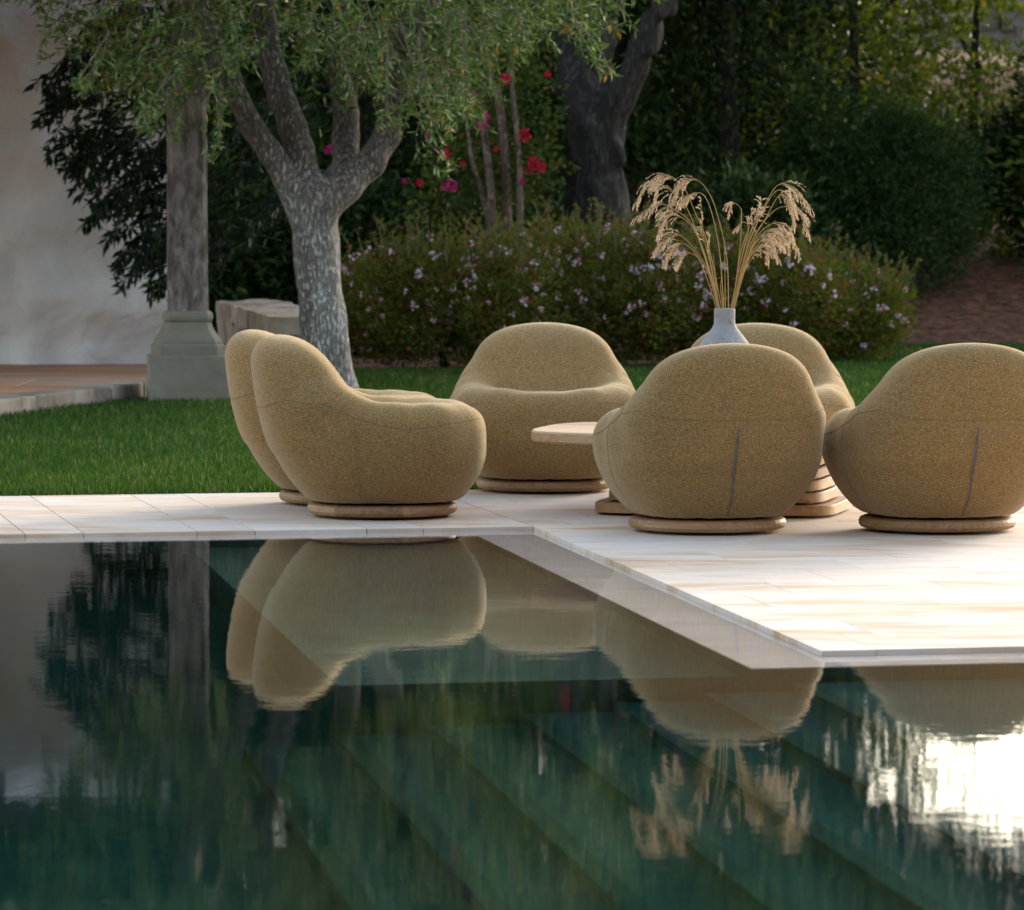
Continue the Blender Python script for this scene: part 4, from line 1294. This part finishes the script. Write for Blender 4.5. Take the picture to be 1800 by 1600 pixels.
# --- red flowering shrub with pale stems
fx, fy = -0.1, 36.6
t = tag(empty('red_flowering_shrub', (fx, fy, 0.0)), 'tall shrub with pale bare stems and red flowers behind the hedge', 'shrub')
def fz(px, py, d=0.0):
    s = fy / F_PX
    return ((px - 900) * s - fx, d, 1.2 - (py - HOR) * s)
for pl, r0 in (([(868, 640), (866, 400), (862, 330), (848, 180), (868, 120), (872, 20)], 0.042), ([(895, 640), (892, 390), (888, 280), (876, 170), (862, 140), (850, 60)], 0.05),
               ([(915, 640), (914, 380), (912, 270), (900, 150), (905, 60)], 0.035), ([(862, 400), (845, 330), (832, 290), (818, 200)], 0.028), ([(866, 340), (858, 260), (852, 230)], 0.025)):
    C = catmull([fz(px, py, rng.normal() * 0.1) for px, py in pl], 5)
    obj('stem', tube(C, [r0 * (1 - 0.55 * i / len(C)) for i in range(len(C))], 8), M['pale_stem'], t)
crown('crown', t, M['rose_leaf'], [(fz(850, 210, .45), (0.45, 0.3, 0.55)), (fz(935, 190, .3), (0.26, 0.3, 0.45)), (fz(945, 300, .1), (0.18, 0.3, 0.22)), (fz(900, 330, .45), (0.35, 0.3, 0.3)), (fz(880, 60, .3), (0.5, 0.4, 0.35)), (fz(790, 330, .3), (0.32, 0.3, 0.3))],
      230, 20, 0.15, 0.065, 0.030, 191, 0.1, 0.3)
def blossom(n, r, L, W, seed):
    r_ = np.random.RandomState(seed)
    d = nrm(r_.normal(size=(n, 3)))
    p = d * (r_.rand(n, 1) ** 0.5) * r
    return leaf_mesh('flower', p, d + r_.normal(size=(n, 3)) * 0.5, L, W, 0.3, seed)
red_me = [blossom(26, 0.04, 0.05, 0.045, s) for s in range(3)]
pink_me = [blossom(26, 0.04, 0.05, 0.045, 10 + s) for s in range(2)]
for me in red_me: me.materials.append(M['petal_red'])
for me in pink_me: me.materials.append(M['petal_pink'])
for i, (px, py, s, kind) in enumerate([(888, 143, .9, 0), (924, 240, 1.1, 0), (938, 285, .9, 0), (932, 297, .8, 0), (950, 295, .9, 0), (785, 271, .8, 0), (850, 210, 1.0, 1), (848, 225, .9, 1), (833, 172, .9, 1), (792, 328, 1.2, 1),
                                       (754, 244, .7, 1), (918, 320, .6, 1), (962, 134, .5, 0), (871, 265, .5, 0), (740, 322, .6, 0), (715, 320, .5, 1), (993, 55, .9, 0), (582, 265, .8, 1), (814, 290, .5, 0)]):
    p = fz(px, py, -0.45 + rng.normal() * 0.1)
    o = obj('flower', (red_me if kind == 0 else pink_me)[i % 2], None, t)
    s *= 0.78
    o.location = p; o.scale = (s, s, s); o.rotation_euler = (0, 0, i * 1.3)

# --- flowering hedge of four low shrubs
hedge = [(-0.55, 35.0, 0.95, 1.05, 'leftmost flowering abelia mound beside the olive trunk'), (0.65, 35.6, 1.0, 1.15, 'flowering abelia mound behind the armchair facing the pool'),
         (1.85, 36.0, 1.0, 1.05, 'flowering abelia mound directly behind the blue-grey vase'), (2.58, 36.6, 0.82, 0.85, 'rightmost flowering abelia mound with reddish shoots')]
fl_me = [blossom(16, 0.026, 0.036, 0.030, 30 + s) for s in range(5)]
for me in fl_me: me.materials.append(M['petal_white'])
for i, (x, y, w, h, lab) in enumerate(hedge):
    t = tag(empty('abelia_shrub', (x, y, 0.0)), lab, 'shrub', 'flowering hedge along the lawn')
    simple_trunk(t, h * 0.5, 0.03, 90 + i, M['dark_bark'])
    bl = [((0, 0, h * 0.42), (w, 0.75, h * 0.46)), ((0, 0.05, h * 0.66), (w * 0.82, 0.6, h * 0.36)), ((-w * 0.5, -0.1, h * 0.5), (w * 0.5, 0.6, h * 0.42)), ((w * 0.5, -0.1, h * 0.5), (w * 0.5, 0.6, h * 0.42))]
    crown('crown', t, M['hedge_leaf'], bl, 1150, 26, 0.11, 0.042, 0.020, 200 + i, -0.3, 0.62)
    # shoots that break the outline
    r_ = np.random.RandomState(300 + i)
    K = 60
    st = np.stack([r_.uniform(-w, w, K), r_.uniform(-0.6, 0.3, K), np.full(K, 0.0)], 1)
    top = h * (0.78 + 0.30 * np.sqrt(np.clip(1 - (st[:, 0] / (w * 1.15)) ** 2, 0, 1))) * r_.uniform(0.95, 1.12, K)
    ppt = np.empty((K, 5, 3))
    for q in range(5):
        f_ = q / 4
        ppt[:, q] = st + np.stack([r_.normal(size=K) * 0.02 + st[:, 0] * 0.1 * f_, r_.normal(size=K) * 0.02, (top - 0.3) + f_ * 0.32], 1)
    tag(obj('shoots', tubes_np('shoots', ppt, 0.004, 0.0015, 3), M['twig'], t), kind='stuff')
    tq = r_.rand(K, 22) * 3.99
    i0 = tq.astype(int); fr = (tq - i0)[..., None]
    pp = ppt[np.arange(K)[:, None], i0] * (1 - fr) + ppt[np.arange(K)[:, None], i0 + 1] * fr
    me = leaf_mesh('shoot_leaves', pp.reshape(-1, 3), (r_.normal(size=pp.shape) + np.array((0, 0, .4))).reshape(-1, 3), 0.04, 0.018, 0.2, 310 + i)
    tag(obj('shoot_leaves', me, M['hedge_leaf'], t), kind='stuff')
    nf = (110, 115, 95, 34)[i]
    for q in range(nf):
        b_ = bl[r_.randint(4)]
        d = r_.normal(size=3); d[1] = -abs(d[1]) * 0.8 - 0.15; d[2] = d[2] * 0.8 + 0.35
        d /= np.linalg.norm(d)
        p = np.array(b_[0]) + d * np.array(b_[1]) * 1.04
        if p[2] < 0.12: continue
        o = obj('flower_cluster', fl_me[q % 5], None, t)
        s = r_.uniform(0.35, 0.95)
        o.location = p; o.scale = (s, s, s * 0.8); o.rotation_euler = (r_.rand() * 6, r_.rand() * 6, r_.rand() * 6)

# --- dark glossy shrub against the white wall
lx, ly = -2.25, 31.3
t = tag(empty('glossy_shrub', (lx, ly, 0.09)), 'dark glossy-leaved shrub hanging in front of the white wall', 'shrub')
def lz(px, py, d=0.0):
    s = ly / F_PX
    return np.array(((px - 900) * s - lx, d, 1.11 - (py - HOR) * s))
obj('stem', tube(catmull([(-0.12, 0.3, 0.0), (-0.12, 0.3, 0.8), (-0.1, 0.3, 1.7), (-0.1, 0.25, 2.6)], 5), [0.05 - 0.0015 * i for i in range(16)], 8), M['dark_bark'], t)
r_ = np.random.RandomState(21)
tips = []
con = [(75, 160), (78, 215), (95, 270), (110, 300), (85, 180), (130, 330), (150, 250), (125, 300), (180, 130), (120, 130), (145, 340), (160, 370), (150, 400), (180, 430), (200, 470), (215, 490), (235, 450), (260, 505), (275, 515), (240, 400), (205, 370), (225, 330), (170, 300), (265, 350), (280, 430), (250, 300), (210, 260), (190, 200), (270, 220), (240, 180), (160, 180), (290, 120), (240, 80), (190, 60), (140, 90), (300, 300), (310, 400), (320, 200), (300, 480), (270, 470), (245, 465), (290, 60), (380, 100), (400, 250), (390, 350), (440, 300), (420, 420), (480, 380), (460, 200), (370, 450)]
lp, ld, tw = [], [], []
for (px, py) in con:
    for rep in range(5):
        tip = lz(px + r_.normal() * 9 + 6, py + r_.normal() * 9, r_.uniform(-0.35, 0.45))
        root_ = tip + np.array((r_.uniform(0.25, 0.6), r_.uniform(0, 0.2), r_.uniform(0.1, 0.45)))
        mid = (tip + root_) / 2 + np.array((0, 0, 0.10))
        C = np.array(catmull([root_, mid, tip], 4)); tw.append(C)
        for q in range(26):
            f_ = r_.rand() ** 0.6 * 7.99
            a = int(f_); p = C[a] * (1 - f_ + a) + C[a + 1] * (f_ - a)
            dd = (C[a + 1] - C[a]); dd = dd / np.linalg.norm(dd)
            lp.append(p); ld.append(dd * 0.7 + r_.normal(size=3) * 0.55 + np.array((0, 0, -0.35)))
lp, ld = np.array(lp), np.array(ld)
tag(obj('crown', leaf_mesh('crown', lp, ld, r_.uniform(0.07, 0.125, len(lp)), r_.uniform(0.024, 0.038, len(lp)), 0.15, 8), M['laurel_leaf'], t), kind='stuff')
tag(obj('twigs', tubes_np('twigs', np.array(tw), 0.006, 0.002, 4), M['dark_bark'], t), kind='stuff')

# --- dry stone wall on the hillside
dw = tag(empty('dry_stone_wall', (7.0, 61.5, 3.0)), 'pale dry stone wall on the hillside at the upper right', 'wall')
stone_mes = []
for s in range(5):
    r_ = np.random.RandomState(400 + s)
    vv, ff = rough_block(-0.5, 0.5, -0.5, 0.5, -0.5, 0.5, s * 3.1, 0.22, 3)
    m = bpy.data.meshes.new('wall_stone'); m.from_pydata(vv, [], ff); m.polygons.foreach_set('use_smooth', [True] * len(m.polygons)); m.materials.append(M['rock']); stone_mes.append(m)
zrow = 0.0
for row in range(6):
    hh = rng.uniform(0.22, 0.34)
    x = -6.0 + rng.uniform(0, 0.3)
    while x < 6.0:
        w = rng.uniform(0.28, 0.6)
        o = obj('wall_stone', stone_mes[rng.randint(5)], None, dw)
        o.location = (x + w / 2, rng.uniform(-0.05, 0.05), zrow + hh / 2)
        o.scale = (w * 0.98, 0.5, hh * 1.02)
        x += w
    zrow += hh

# --- tall clipped hedge added out of view behind the camera, blocking low sky light
th = tag(empty('added_shade_hedge', (0, -7.0, 0.0)), 'tall clipped evergreen hedge added unseen behind the camera to block low sky light', 'hedge')
obj('core', box(-38, 38, -0.8, 0.8, -0.09, 9.2), M['mulch'], th)
r_ = np.random.RandomState(900)
nh = 26000
hp = np.stack([r_.uniform(-38.5, 38.5, nh), 0.75 + r_.rand(nh) * 0.35, r_.rand(nh) * 9.6], 1)
tp = r_.rand(nh) < 0.12
hp[tp, 1] = r_.uniform(-1, 1, tp.sum()); hp[tp, 2] = 9.15 + r_.rand(tp.sum()) * 0.4
tag(obj('foliage', leaf_mesh('foliage', hp, r_.normal(size=(nh, 3)) + np.array((0, 0.6, 0.2)), r_.uniform(0.2, 0.4, nh), r_.uniform(0.1, 0.18, nh), 0.2, 901), M['tree_leaf'], th), kind='stuff')
